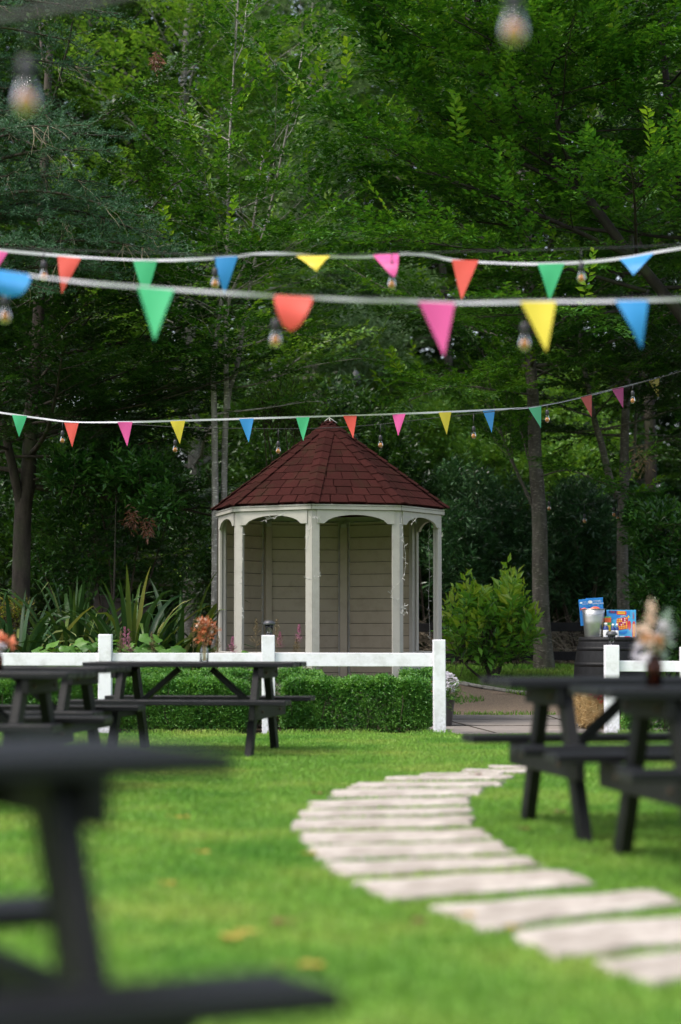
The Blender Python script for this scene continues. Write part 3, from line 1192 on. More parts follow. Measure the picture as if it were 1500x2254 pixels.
# ------------------------------------------------------------------ named trees
d = 27.5
make_tree("dark_tree", "dark broad crowned tree on the left with a forked grey trunk behind the spiky flax", G(ux(45, d), d),
          [([G(ux(45, d), d, -.1), P(50, 1150, d), P(62, 1060, d), P(70, 900, d), P(85, 700, d), P(95, 420, d + .3), P(110, 100, d + .5)], .13, .05),
           ([P(48, 1120, d), P(22, 1000, d - .2), P(-10, 860, d - .4), P(-60, 640, d - .6)], .07, .03)],
          1, M['leaf_dark'], M['bark_dark'], limbs=40, limb_len=(1.6, 3.3), z_low=.32, elev=(-2, 42), sub=12, twigs=10, m=11, leaf_l=.085, leaf_w=.048, shoots=60, young=M['leaf_hornbeam'],
          explicit=[([P(60, 1060, d), P(120, 1040, d - .2), P(170, 990, d - .4), P(230, 940, d - .6)], .02), ([P(75, 850, d), P(150, 760, d - .3), P(230, 660, d - .6), P(300, 600, d - .8)], .025),
                    ([P(80, 750, d), P(140, 660, d), P(210, 560, d), P(260, 430, d)], .03), ([P(72, 900, d), P(200, 850, d - .8), P(330, 800, d - 1.2), P(420, 790, d - 1.4)], .022)])
d = 26.5
make_tree("multi_stemmed_tree", "slender multi stemmed tree with pale grey stems beside the summer house roof", G(ux(485, d), d),
          [([G(ux(474, d), d, -.1), P(474, 1100, d), P(472, 900, d), P(470, 800, d), P(486, 680, d), P(500, 560, d), P(505, 330, d), P(520, 80, d), P(530, -90, d)], .05, .007),
           ([G(ux(494, d), d + .1, -.1), P(494, 1050, d + .1), P(502, 880, d + .1), P(524, 800, d + .1), P(540, 690, d + .1), P(565, 560, d + .1), P(590, 480, d + .1), P(640, 250, d + .1), P(670, 90, d + .1)], .045, .007),
           ([P(500, 900, d), P(498, 760, d - .1), P(505, 660, d - .1), P(545, 570, d - .1), P(560, 480, d - .1), P(580, 330, d)], .035, .012)],
          2, M['leaf_hornbeam'], M['bark_pale'], limbs=42, limb_len=(1.0, 2.1), z_low=.26, elev=(0, 45), sub=11, twigs=9, m=10, leaf_l=.085, leaf_w=.052, shoots=70, young=M['leaf_young'])
d = 30.8
make_tree("hornbeam_tree", "straight grey trunked tree standing between the laurel bush and the black barrel", G(ux(1195, d), d),
          [([G(ux(1198, d), d, -.1), P(1190, 1300, d), P(1188, 1150, d), P(1178, 1000, d), P(1175, 900, d), P(1168, 780, d), P(1165, 600, d), P(1150, 300, d + .3), P(1120, 0, d + .6)], .135, .05)],
          3, M['leaf_hornbeam'], M['bark_grey'], limbs=30, limb_len=(1.7, 3.0), z_low=.6, elev=(6, 48), sub=12, twigs=10, m=11, leaf_l=.09, leaf_w=.052, shoots=90, young=M['leaf_young'],
          explicit=[([P(1176, 1120, d), P(1130, 1020, d - .1), P(1100, 940, d - .2), P(1080, 850, d - .3), P(1060, 760, d - .4)], .03), ([P(1176, 1060, d), P(1150, 960, d), P(1130, 880, d), P(1120, 800, d)], .016),
                    ([P(1180, 870, d), P(1100, 860, d - .8), P(1000, 850, d - 1.6), P(900, 880, d - 2.2)], .02), ([P(1180, 830, d), P(1240, 800, d - .8), P(1300, 800, d - 1.2), P(1380, 820, d - 1.6)], .02),
                    ([P(1185, 1050, d), P(1250, 1035, d - .6), P(1320, 1060, d - 1.0), P(1400, 1090, d - 1.4)], .014)])
d = 31.5
make_tree("forked_tree", "grey tree with a leaning side stem standing behind the toys on the barrel", G(ux(1375, d), d),
          [([G(ux(1375, d), d, -.1), P(1371, 1280, d), P(1371, 1150, d), P(1374, 1050, d), P(1376, 950, d), P(1382, 800, d), P(1390, 550, d), P(1400, 250, d + .3)], .10, .04),
           ([P(1362, 1090, d), P(1345, 1060, d - .1), P(1325, 980, d - .2), P(1308, 920, d - .3), P(1285, 800, d - .4), P(1260, 640, d - .5)], .065, .03),
           ([P(1378, 1070, d), P(1395, 1010, d), P(1402, 900, d + .1), P(1420, 760, d + .2)], .035, .015)],
          4, M['leaf_dark'], M['bark_grey'], limbs=30, limb_len=(1.5, 2.6), z_low=.52, elev=(0, 42), sub=12, twigs=10, m=11, leaf_l=.085, leaf_w=.05, shoots=40, young=M['leaf_hornbeam'])
d = 26.0
make_tree("overhanging_tree", "large leafy tree leaning in from the right with long dark limbs and yellow green tips", G(ux(1640, d), d),
          [([G(ux(1640, d), d, -.1), P(1620, 1000, d), P(1540, 760, d), P(1440, 620, d), P(1375, 545, d), P(1290, 430, d), P(1200, 330, d), P(1130, 220, d), P(1080, 110, d), P(1040, -40, d)], .085, .035),
           ([P(1540, 760, d), P(1530, 600, d + .3), P(1500, 420, d + .6), P(1470, 200, d + .8), P(1440, -60, d + 1)], .09, .03),
           ([P(1300, 440, d), P(1240, 320, d - .3), P(1220, 220, d - .4), P(1190, 110, d - .5), P(1180, -50, d - .5)], .04, .015)],
          5, M['leaf_hornbeam'], M['bark_black'], limbs=48, limb_len=(1.4, 2.7), z_low=.3, elev=(2, 42), sub=12, twigs=10, m=12, leaf_l=.105, leaf_w=.058, twig_l=.5, shoots=190, young=M['leaf_young'],
          explicit=[([P(1400, 570, d), P(1250, 500, d - .4), P(1080, 430, d - .6), P(930, 370, d - .7), P(800, 300, d - .7)], .035), ([P(1290, 430, d), P(1130, 350, d - .4), P(1010, 290, d - .5), P(900, 180, d - .5), P(820, 60, d - .5)], .032),
                    ([P(1420, 640, d), P(1280, 600, d - .8), P(1130, 560, d - 1.1), P(980, 540, d - 1.3), P(850, 520, d - 1.4)], .028), ([P(1400, 680, d), P(1300, 690, d - .9), P(1180, 690, d - 1.2), P(1050, 700, d - 1.4)], .022)])


# ------------------------------------------------------------------ conifer
def make_conifer(seed, base, boughs, label):
    rng = np.random.default_rng(seed)
    root = empty("fir_tree", base)
    B = np.array(base)
    tubes = [(smooth_path([base, (base[0] + .1, base[1], 4), (base[0] + .15, base[1], 9), (base[0] + .2, base[1], 15)], 20), np.linspace(.22, .06, 20), 10)]
    O, D, L = [], [], []
    for pts, r in boughs:
        tubes.append((pts, np.linspace(r, r * .2, len(pts)), 6))
        n = len(pts)
        length = np.linalg.norm(np.diff(pts, axis=0), axis=1).sum()
        k = int(length * 15)
        for i in range(k):
            t = .1 + .9 * (i + rng.uniform(0, 1)) / k
            f = t * (n - 1)
            a = min(int(f), n - 2)
            p = pts[a] + (pts[a + 1] - pts[a]) * (f - a)
            dr = unit(pts[a + 1] - pts[a])
            s = unit(np.cross(dr, [0, 0, 1.0]))
            sg = 1 if i % 2 else -1
            bl = (.30 + .45 * (1 - t)) * rng.uniform(.6, 1.1)
            bd = dr * .7 + s * sg * rng.uniform(.5, 1) + np.array([0, 0, rng.uniform(-.35, .25)])
            bp = curve_pts(p, bd, bl, 5, rng, (0, 0, .1), .06)
            tubes.append((bp, np.linspace(.006, .002, 5), 3))
            nt_ = max(3, int(bl * 20))
            for q in range(nt_):
                u = (q + rng.uniform(0, 1)) / nt_
                g = u * 4
                a2 = min(int(g), 3)
                tp = bp[a2] + (bp[a2 + 1] - bp[a2]) * (g - a2)
                td = unit(bp[a2 + 1] - bp[a2])
                s2 = unit(np.cross(td, [0, 0, 1.0]))
                O.append(tp)
                D.append(td + s2 * (1 if q % 2 else -1) * rng.uniform(.2, .9) + rng.normal(0, .3, 3) + np.array([0, 0, rng.uniform(-.1, .5)]))
                L.append(rng.uniform(.08, .20))
    O, D, L = np.array(O), np.array(D), np.array(L)
    m = 17
    V = leaves_on_twigs(O, D, L, m, .045, .010, rng=rng, jit=.7, droop=0, flat=.1)
    tv, tfc = tubes_arrays(tubes)
    link("trunk", np_mesh("trunk", tv - B, [tfc], True), M['bark_dark'], root)
    leaf_mesh_obj("needled_boughs", [(V - B, M['needle'])], root)
    # bare grey dead twigs under the boughs
    dead = []
    for i in range(60):
        pts, r = boughs[rng.integers(len(boughs))]
        p = pts[rng.integers(3, len(pts) - 1)]
        for j in range(3):
            dead.append((curve_pts(p, (rng.uniform(-.2, 1), rng.uniform(-1, .2), rng.uniform(-1.2, .1)), rng.uniform(.2, .5), 6, rng, (0, 0, -.4), .2), np.linspace(.005, .0015, 6), 3))
    dv, df = tubes_arrays(dead)
    link("dead_twigs", np_mesh("dead_twigs", dv - B, [df], True), M['dry_twig'], root)
    return tag(root, label, "tree")


bo = []
rr = random.Random(3)
cb = (ux(-230, 24.5), 24.6, 0)
for (u0, v0, u1, v1, u2, v2, dd) in [(-220, 330, -40, 250, 130, 250, -.3), (-220, 420, 0, 300, 270, 300, -.6), (-220, 430, 40, 340, 240, 330, -1.0), (-220, 480, 0, 390, 210, 400, -.8), (-220, 500, 60, 420, 330, 480, -1.2),
                                       (-220, 560, 0, 470, 220, 500, -.7), (-220, 560, 100, 460, 365, 525, -.4), (-220, 620, 0, 540, 180, 570, -1.1), (-220, 240, -30, 190, 90, 220, .2), (-220, 640, -50, 600, 120, 640, -.9), (-220, 520, 30, 450, 280, 430, -.2), (-220, 380, -20, 290, 180, 275, -1.3),
                                       (-220, 120, -40, 60, 160, 90, -.5), (-220, 60, 0, 0, 260, 30, -.9), (-220, 180, 0, 130, 200, 150, -.2), (-220, 20, 0, -60, 330, -20, -.6), (-220, 600, 150, 530, 400, 560, -1.0), (-220, 660, 60, 590, 260, 600, -.6)]:
    bo.append((smooth_path([P(u0, v0, 24.6), P(u1, v1, 24.6 + dd * .6), P(u2, v2, 24.6 + dd)], 12), .03))
make_conifer(21, cb, bo, "blue green fir with drooping needled boughs reaching in at the upper left")

# ------------------------------------------------------------------ trees behind, one by one
back = [
    (-7.6, 37.0, 14, 'leaf_dark', 'bark_dark', "shadowy deciduous tree behind the forked grey trunk at the left edge"),
    (-4.6, 38.5, 15, 'leaf_dark', 'bark_grey', "tall dark tree standing behind the fir boughs"),
    (-2.7, 37.0, 14, 'leaf_back', 'bark_pale', "mid green tree with pale upright stem behind the multi stemmed tree"),
    (-.6, 46.0, 16.5, 'leaf_grey', 'bark_pale', "grey green tree with bare pale trunk above the summer house roof"),
    (2.4, 47.0, 16.5, 'leaf_back', 'bark_grey', "bright green tree rising behind the right slope of the red roof"),
    (6.0, 41.0, 15, 'leaf_dark', 'bark_dark', "deep green tree behind the straight grey trunk"),
    (8.0, 37.5, 14.5, 'leaf_dark', 'bark_grey', "dark tree filling the gap behind the forked tree at the right"),
]
for i, (x, y, h, lf, bk, lb) in enumerate(back):
    z = gz(x, y)
    zl = .5 if i in (4, 5) else .13
    make_tree("woodland_tree", lb, (x, y, z), [([(x, y, z - .1), (x + .1, y, z + h * .3), (x - .15, y, z + h * .65), (x + .1, y, z + h)], .15, .03)], 30 + i, M[lf], M[bk], limbs=54 if zl < .3 else 34, limb_len=(1.7, 3.1), z_low=zl, elev=(0, 50),
              sub=10, twigs=8, m=9, leaf_l=.13, leaf_w=.075, twig_l=.55, group="trees of the wood behind the summer house")
far = [(-10.5, 50, "leaf_dark", "tree deep in the wood, outermost on the left"), (-7.5, 53, "leaf_dark", "tall tree deep in the wood behind the fir"), (-4.6, 50, "leaf_back", "tall tree deep in the wood left of the pale stems"), (-1.5, 54, "leaf_grey", "pale leafed tree deepest in the wood above the roof point"),
       (1.4, 51, "leaf_grey", "grey leafed tree deep in the wood right of the roof point"), (4.3, 53, "leaf_dark", "tall tree deep in the wood behind the straight grey trunk"), (7.3, 50, "leaf_dark", "tall tree deep in the wood behind the forked tree"), (10.3, 52, "leaf_dark", "tree deep in the wood, outermost on the right")]
for i, (x, y, lf, lb) in enumerate(far):
    z = gz(x, y)
    h = 18.5
    make_tree("woodland_tree", lb, (x, y, z), [([(x, y, z - .1), (x - .1, y, z + h * .3), (x + .2, y, z + h * .65), (x, y, z + h)], .2, .05)], 60 + i, M[lf], M['bark_grey'], limbs=60, limb_len=(2.2, 3.6), z_low=.06, elev=(0, 50),
              sub=8, twigs=6, m=8, leaf_l=.20, leaf_w=.125, twig_l=.75, group="trees of the wood behind the summer house")

# the rest of the wood behind, one mass of leaves
rng = np.random.default_rng(66)
n = 26000
o_ = np.stack([rng.uniform(-16, 16, n), rng.uniform(57, 62, n), rng.uniform(0, 1, n) ** .8 * 25], 1)
o_[:, 2] += 1.5
V = leaves_on_twigs(o_, rng.normal(0, 1, (n, 3)) + np.array([0, -.5, .2]), .9, 6, .30, .19, rng=rng)
tag(leaf_mesh_obj("distant_wood", [(V, M['leaf_dark'])], None), "dense green wood closing the view behind all the trees", "wood", kind="stuff")

# ------------------------------------------------------------------ shrubs
def S(name, label, u, v, dd, ru, rv, rd, n, seed, leaf, **kw):
    """shrub lobes given by photo position and size at distance dd"""
    lobes = []
    for (a, b, c, e, f) in kw.pop('lobes', [(u, v, dd, ru, rv)]):
        k = c / FPX
        lobes.append((P(a, b, c), (e * k, rd, f * k)))
    x = ux(u, dd)
    return make_shrub(name, label, (x, dd, gz(x, dd)), lobes, n, seed, M[leaf], **kw)


S("evergreen_shrub", "dark evergreen shrub in the shade behind the spiky flax leaves", 250, 1150, 29, 170, 160, .9, 2300, 101, 'leaf_laurel', leaf_l=.11, leaf_w=.05,
  lobes=[(200, 1180, 29.5, 130, 150), (310, 1060, 29, 110, 80), (120, 1120, 30, 90, 170), (400, 1180, 30.5, 80, 130), (230, 1000, 29.5, 90, 70)])
S("evergreen_shrub", "glossy shrub with hanging dead leaves over the dark hollow left of the summer house", 290, 1040, 26.8, 90, 60, .6, 800, 102, 'leaf_laurel', leaf_l=.115, leaf_w=.05,
  stems=1, bark=M['bark_dark'], lobes=[(300, 1050, 26.8, 75, 45), (350, 1110, 26.6, 40, 40), (170, 1045, 27, 65, 50)], young=M['leaf_hornbeam'], nyoung=40)
S("evergreen_shrub", "sunlit green shrub behind the summer house, just right of the roof slope", 970, 1000, 39, 90, 110, .8, 2600, 103, 'leaf_back', leaf_l=.11, leaf_w=.06,
  lobes=[(930, 960, 39, 80, 90), (1010, 940, 40, 85, 100), (1060, 1030, 38.5, 80, 80), (880, 860, 42, 90, 80)])
S("evergreen_shrub", "bright green bush in a clearing between the two grey trunks at the right", 1260, 960, 41, 110, 110, 1.0, 3400, 104, 'leaf_back', leaf_l=.12, leaf_w=.065,
  lobes=[(1250, 900, 41, 90, 80), (1300, 1000, 40, 90, 80), (1110, 880, 42, 90, 90), (1190, 820, 43, 110, 80), (1330, 860, 42, 90, 80), (1230, 1050, 39, 110, 80)])
S("rhododendron", "dark rhododendron below the bright bush behind the straight grey trunk", 1130, 1180, 33, 150, 130, 1.0, 2400, 105, 'leaf_rhodo', leaf_l=.13, leaf_w=.042, m=8,
  lobes=[(1080, 1180, 33, 110, 120), (1010, 1230, 32.5, 70, 120), (1140, 1260, 33.5, 90, 110), (1000, 1090, 34, 60, 70)])
S("rhododendron", "dark glossy rhododendron between the two grey trunks above the bucket", 1280, 1180, 34, 100, 130, .9, 1700, 106, 'leaf_rhodo', leaf_l=.13, leaf_w=.042, m=8,
  lobes=[(1270, 1150, 34, 80, 90), (1330, 1230, 34.5, 70, 90), (1240, 1270, 34.5, 70, 80)])
S("evergreen_shrub", "tall leafy shrub filling the right edge behind the game box", 1460, 1220, 29.5, 80, 140, .7, 1500, 107, 'leaf_laurel', leaf_l=.12, leaf_w=.05,
  lobes=[(1460, 1180, 29.5, 75, 70), (1470, 1290, 29.3, 75, 80), (1490, 1390, 29, 70, 70), (1420, 1140, 30, 35, 40)], young=M['leaf_hornbeam'], nyoung=50)
S("laurel_bush", "laurel bush coloured as if sunlit, with yellow green new leaves right of the summer house", 1080, 1400, 29.4, 100, 90, .55, 230, 108, 'leaf_laurel_bright', leaf_l=.19, leaf_w=.078, m=7, upward=1.1, inner=.35, twig_l=.40, upb=1.3,
  lobes=[(1070, 1405, 29.4, 80, 62), (1020, 1385, 29.3, 35, 62), (1140, 1390, 29.5, 38, 58), (1120, 1335, 29.4, 22, 38), (1065, 1350, 29.3, 28, 34)], young=M['leaf_laurel_tip'], nyoung=80, stems=7, bark=M['bark_dark'])
S("evergreen_shrub", "low dark shrub against the black rail fence behind the barrel", 1290, 1390, 34.5, 80, 60, .5, 500, 109, 'leaf_dark', leaf_l=.1, leaf_w=.045,
  lobes=[(1260, 1330, 35, 60, 40), (1330, 1340, 35.5, 60, 50)])
S("evergreen_shrub", "shadowed undergrowth bush behind the back of the summer house", 720, 1000, 33.5, 160, 200, 1.0, 2600, 110, 'leaf_dark', leaf_l=.12, leaf_w=.06,
  lobes=[(600, 1080, 33, 90, 160), (760, 960, 34, 110, 110), (860, 1050, 33.5, 80, 140), (480, 1200, 32, 70, 160), (560, 930, 34, 80, 90)])
S("evergreen_shrub", "yellow green sprig shrub rising by the left slope of the roof", 640, 880, 28.5, 50, 60, .35, 160, 111, 'leaf_back', leaf_l=.085, leaf_w=.04, m=9, twig_l=.4, upward=1.0,
  lobes=[(610, 880, 28.3, 55, 45), (660, 910, 28.2, 50, 30)])
S("evergreen_shrub", "dense dark shrub closing the wood at the far left edge", -20, 1150, 33, 100, 200, 1.0, 1500, 112, 'leaf_dark', leaf_l=.13, leaf_w=.065,
  lobes=[(-10, 1200, 32, 90, 130), (60, 1240, 31.5, 70, 100), (30, 1020, 34, 110, 120)])
S("evergreen_shrub", "pale green bush seen in the gap above the middle of the roof", 680, 620, 42, 120, 150, 1.2, 3200, 113, 'leaf_grey', leaf_l=.13, leaf_w=.06,
  lobes=[(640, 700, 42, 90, 120), (730, 600, 43, 100, 120), (690, 430, 44, 80, 110), (800, 760, 41, 110, 90), (650, 300, 45, 70, 90), (880, 650, 43, 90, 90)])
# far shrubs closing the view at ground level
for i, (u, lb) in enumerate(((-60, "dark undergrowth shrub far back at the left end of the wood"), (150, "dark undergrowth shrub far back behind the flax"), (380, "dark undergrowth shrub far back in the hollow"), (620, "undergrowth shrub far back behind the boarded back wall"), (880, "undergrowth shrub far back seen through the right arch"), (1090, "undergrowth shrub far back behind the laurel bush"), (1300, "undergrowth shrub far back behind the bucket"), (1520, "undergrowth shrub far back at the right end of the wood"))):
    S("undergrowth_shrub", lb, u, 1200, 43, 140, 190, 1.3, 1100, 130 + i, 'leaf_dark', leaf_l=.19, leaf_w=.1, lobes=[(u, 1200, 43, 150, 180), (u + 60, 1060, 45, 140, 150), (u - 40, 1330, 42, 130, 110)], group="undergrowth at the back of the wood")

S("flowering_shrub", "small yellow flecked bush at the left edge behind the arching flax", 14, 1365, 26.5, 40, 40, .3, 150, 114, 'leaf_yellow_green', leaf_l=.06, leaf_w=.03, lobes=[(10, 1370, 26.5, 40, 42), (45, 1345, 26.8, 25, 28)], stems=3)
# hanging clusters of dead leaves
for (u, v, dd, lb) in ((345, 122, 25.5, "small russet cluster of dead leaves caught high in the branches"), (288, 1128, 26.2, "thin russet spray of dead leaves hanging in the dark hollow"), (328, 1145, 26.1, "wider russet cluster of dead leaves hanging in the dark hollow"), (1412, 985, 28.0, "long straw brown cluster of dead leaves hanging under the right branches")):
    rng = np.random.default_rng(int(u))
    n = 16
    o = np.array(P(u, v, dd)) + rng.normal(0, .035, (n, 3)) * np.array([1, 1, 1.8])
    V = leaves_on_twigs(o, np.tile([0, 0, -1.0], (n, 1)) + rng.normal(0, .25, (n, 3)), .16 if u < 1400 else .3, 5, .10, .022, rng=rng, droop=0, up_bias=0)
    b = np.array(P(u, v, dd))
    ob = leaf_mesh_obj("dead_leaf_cluster", [(V - b, M['leaf_brown'] if u < 1400 else M['seed'])], None)
    ob.location = b
    tag(ob, lb, "dead leaves")

# dry twig tangle on the bank behind the black fence
rng = np.random.default_rng(77)
tb = []
for i in range(950):
    x = rng.uniform(1.0, 6.5)
    y = rng.uniform(33.3, 35.5)
    a = rng.uniform(0, math.pi)
    l = rng.uniform(.25, 1.1)
    p0 = np.array([x, y, gz(x, y) + rng.uniform(0, .55)])
    tb.append((curve_pts(p0, (math.cos(a) * rng.choice([-1, 1]), rng.normal(0, .4), rng.uniform(-.15, .55)), l, 5, rng, (0, 0, -.2), .12), np.linspace(.008, .003, 5), 3))
tv, tfc = tubes_arrays(tb)
tag(link("brushwood", np_mesh("brushwood", tv, [tfc], True), M['dry_twig']), "tangled dry brushwood heaped behind the black rail fence", "brushwood", kind="stuff")

# black rail fence
bf = empty("rail_fence", G(3.0, 33.0))
def bfp(x, y, z):
    return Vector((x - 3.0, y - 33.0, gz(x, y) + z - gz(3.0, 33.0)))
for zr in (.55, .10):
    for a, b in ((-.6, 2.0), (2.01, 4.4), (4.41, 6.8)):
        MB().bar(bfp(a, 33.0, zr + .05), bfp(b, 33.0, zr + .05 + random.uniform(-.02, .02)), .04, .14).build("rail", M['black_fence'], bf)
for x in (-.6, 1.95, 4.4, 6.75):
    MB().box(bfp(x, 33.09, .35), (.12, .12, .9), ch=.008).build("post", M['black_fence'], bf)
tag(bf, "black two rail timber fence at the edge of the wood", "fence")

# shadowy lean-to board behind the flax
lb_ = empty("timber_screen", G(ux(262, 30.5), 30.8))
sb = MB()
for k in range(6):
    sb.box((-.33 + k * .135, 0, .45 + .01 * (k % 2) + .04 * (5 - k)), (.128, .02, .92), ch=.003)
sb.build("boards", M['old_board'], lb_)
MB().bar((-.42, -.03, 1.13), (.45, -.03, .93), .035, .05).build("top_rail", M['old_board'], lb_)
tag(lb_, "weathered grey board screen half hidden in the dark hollow behind the flax", "screen")

# lamp post in the wood
lp = empty("lamp_post", G(ux(783, 36.5), 36.5))
h0 = gz(0, 36.5)
ztop = P(783, 852, 36.5)[2] - h0
MB().tube([(0, 0, -.05), (0, 0, ztop)], .035, 10).build("post", M['green_metal'], lp)
MB().lathe([(.02, ztop), (.04, ztop + .02), (.085, ztop + .06), (.095, ztop + .08), (.09, ztop + .10)], 14).build("lamp_base", M['lamp_plastic'], lp)
MB().lathe([(.085, ztop + .10), (.085, ztop + .15), (.07, ztop + .24), (.03, ztop + .29), (.006, ztop + .30)], 14).build("lamp_cover", M['grey_cover'], lp)
tag(lp, "dark green lamp post with a grey hood among the leaves above the roof", "lamp post")


# ------------------------------------------------------------------ summer house (gazebo)
def gazebo():
    D = 23.75
    cxw = ux(725, D)
    root = empty("summer_house", (cxw, D, 0))
    ph0 = math.radians(-8)          # first corner turned slightly to the left of the camera direction
    RE, RP = 1.325, 1.282
    zE = 1 + (HOR - 1108) / px(D - 1.2) * 1.0
    zA = 1 + (HOR - 926) / px(D)
    zF = 1 + (HOR - 1122) / px(D - 1.2)      # underside of the fascia

    def corner(k, r):
        a = ph0 + k * math.pi / 4
        return Vector((r * math.sin(a), -r * math.cos(a), 0))

    # floor
    fm = MB()
    fl = [corner(k, RP + .05) for k in range(8)]
    fm.add([(p.x, p.y, 0.0) for p in fl] + [(p.x, p.y, .1) for p in fl], [tuple(range(8, 16))] + [(k, (k + 1) % 8, 8 + (k + 1) % 8, 8 + k) for k in range(8)])
    fm.build("floor", M['floor'], root)
    # posts: two boards meeting at each corner
    for k in range(8):
        p = corner(k, RP)
        a = ph0 + k * math.pi / 4
        m = MB()
        w, th = .085, .028
        Rr = RP
        # pentagon-like section extruded: outer corner piece
        for sgn in (-1, 1):
            b = a + sgn * math.pi / 8
            n = Vector((math.sin(b), -math.cos(b), 0))          # outward normal of the neighbouring wall
            tdir = Vector((math.cos(b), math.sin(b), 0)) * sgn
            c = p - n * (th / 2) + tdir * (w / 2 - (.0 if sgn > 0 else .003))
            R = Matrix((tdir, n, Vector((0, 0, 1)))).transposed()
            m.box(c + Vector((0, 0, zF / 2 + .03)), (w, th, zF - .06), R, .003)
        m.box(p * .955 + Vector((0, 0, zF / 2 + .02)), (.07, .07, zF - .1), Matrix.Rotation(a, 3, 'Z'), .004)
        m.build("post", M['cream'], root)
    # per side parts
    sill_z = 1 + (HOR - 1436) / px(D - 1.0)
    for k in range(8):
        c0, c1 = corner(k, RP), corner(k + 1, RP)
        mid = (c0 + c1) / 2
        t = (c1 - c0).normalized()
        n = Vector((t.y, -t.x, 0))
        L = (c1 - c0).length
        Mx = Matrix.Translation(mid) @ Matrix((t, -n, Vector((0, 0, 1)))).transposed().to_4x4()
        e0, e1 = corner(k, RE - .015), corner(k + 1, RE - .015)
        # fascia board
        fb = MB()
        el = (e1 - e0).length
        me_ = (e0 + e1) / 2
        Rf = Matrix((t, n, Vector((0, 0, 1)))).transposed()
        fb.box(me_ + Vector((0, 0, (zF + zE) / 2 - .005)), (el - .004, .02, zE - zF - .01), Rf, .003)
        fb.build("fascia", M['cream'], root)
        wall = k in (3, 4, 5)
        half = L / 2 - .075
        if wall:
            m = MB()
            z = .1
            hb = .146
            gap = .002
            while z < zF - .02:
                h = min(hb, zF - .01 - z)
                # lapped board, slightly tilted
                x0, x1 = -half - .05, half + .05
                pts = [(x0, z, .0), (x1, z, .0), (x1, z + h, .0), (x0, z + h, .0)]
                lo, hi = -.010, .010
                vs = []
                for off in (0.0, .018):
                    vs += [Mx @ Vector((x0, lo + off, z + .004)), Mx @ Vector((x1, lo + off, z + .004)), Mx @ Vector((x1, hi + off, z + h - gap)), Mx @ Vector((x0, hi + off, z + h - gap))]
                m.add(vs, [(0, 3, 2, 1), (4, 5, 6, 7), (0, 1, 5, 4), (3, 7, 6, 2), (0, 4, 7, 3), (1, 2, 6, 5)])
                z += h
            m.build("wall_panel", M['cream_in'], root)
            # dark backing sheet closes the joints; its colour stands in for their shade
            MB().box(Mx @ Vector((0, -.030, (zF + .1) / 2)), (2 * half + .1, .008, zF - .12), Mx.to_3x3(), 0).build("backing", M['bark_dark'], root)
        else:
            # arched head board
            zb, zc = zF - .148, zF - .052
            sh = .10
            poly = [(-half - .02, zF - .003), (-half - .02, zb), (-half + sh * .6, zb)]
            a_ = half - sh * .6
            for i in range(13):
                x = -a_ + 2 * a_ * i / 12
                zz = zb + (zc - zb) * (1 - (x / a_) ** 2) ** .8 if abs(x) < a_ else zb
                poly.append((x, zz + (0.002 if i in (0, 12) else 0)))
            poly += [(half - sh * .6, zb), (half + .02, zb), (half + .02, zF - .003)]
            # build as strips so the faces stay clean
            m = MB()
            xs = [-half - .02, -a_] + [-a_ + 2 * a_ * i / 16 for i in range(1, 16)] + [a_, half + .02]
            def low(x):
                return zb if abs(x) >= a_ - 1e-6 else zb + (zc - zb) * (1 - (x / a_) ** 2) ** .62
            vs, fs = [], []
            for x in xs:
                for y in (-.014, .014):
                    vs.append(Mx @ Vector((x, y, low(x))))
                    vs.append(Mx @ Vector((x, y, zF - .003)))
            for i in range(len(xs) - 1):
                b = i * 4
                fs += [(b, b + 4, b + 5, b + 1), (b + 2, b + 3, b + 7, b + 6), (b, b + 2, b + 6, b + 4), (b + 1, b + 5, b + 7, b + 3)]
            fs += [(0, 1, 3, 2), (len(vs) - 4, len(vs) - 2, len(vs) - 1, len(vs) - 3)]
            m.add(vs, fs)
            m.build("arch_board", M['cream'], root)
            if k != 0:
                # half wall with sill, boarded
                m = MB()
                z = .1
                while z < sill_z - .05:
                    h = min(.163, sill_z - .03 - z)
                    vs = []
                    x0, x1 = -half, half
                    for off in (-.012, .012):
                        dlt = .006 if off < 0 else 0
                        vs += [Mx @ Vector((x0, off - dlt, z + .003)), Mx @ Vector((x1, off - dlt, z + .003)), Mx @ Vector((x1, off, z + h)), Mx @ Vector((x0, off, z + h))]
                    m.add(vs, [(0, 1, 2, 3), (4, 7, 6, 5), (0, 4, 5, 1), (3, 2, 6, 7), (0, 3, 7, 4), (1, 5, 6, 2)])
                    z += h
                hw = m.build("half_wall", M['cream'], root)
                MB().box(Mx @ Vector((0, 0, sill_z - .012)), (2 * half - .004, .10, .032), Mx.to_3x3(), .004).build("sill", M['cream'], hw)
    # inner battens of the closed walls
    for k in (4, 5):
        p = corner(k, RP - .07)
        a = ph0 + k * math.pi / 4
        MB().box(p + Vector((0, 0, zF / 2)), (.085, .05, zF - .14), Matrix.Rotation(a, 3, 'Z'), .004).build("corner_batten", M['cream_in'], root)
    # roof deck (underside) and shingles
    zl = zE
    eave = [corner(k, RE) + Vector((0, 0, zl)) for k in range(8)]
    apex = Vector((0, 0, zA))
    dk = MB()
    dk.add([tuple(p - Vector((0, 0, .03))) for p in eave] + [tuple(apex - Vector((0, 0, .04)))], [(k, (k + 1) % 8, 8) for k in range(8)] + [((k + 1) % 8, k, 8) for k in range(0)])
    dk.build("roof_deck", M['shingle'], root)
    rt = MB()
    rs = random.Random(5)
    NC = 11
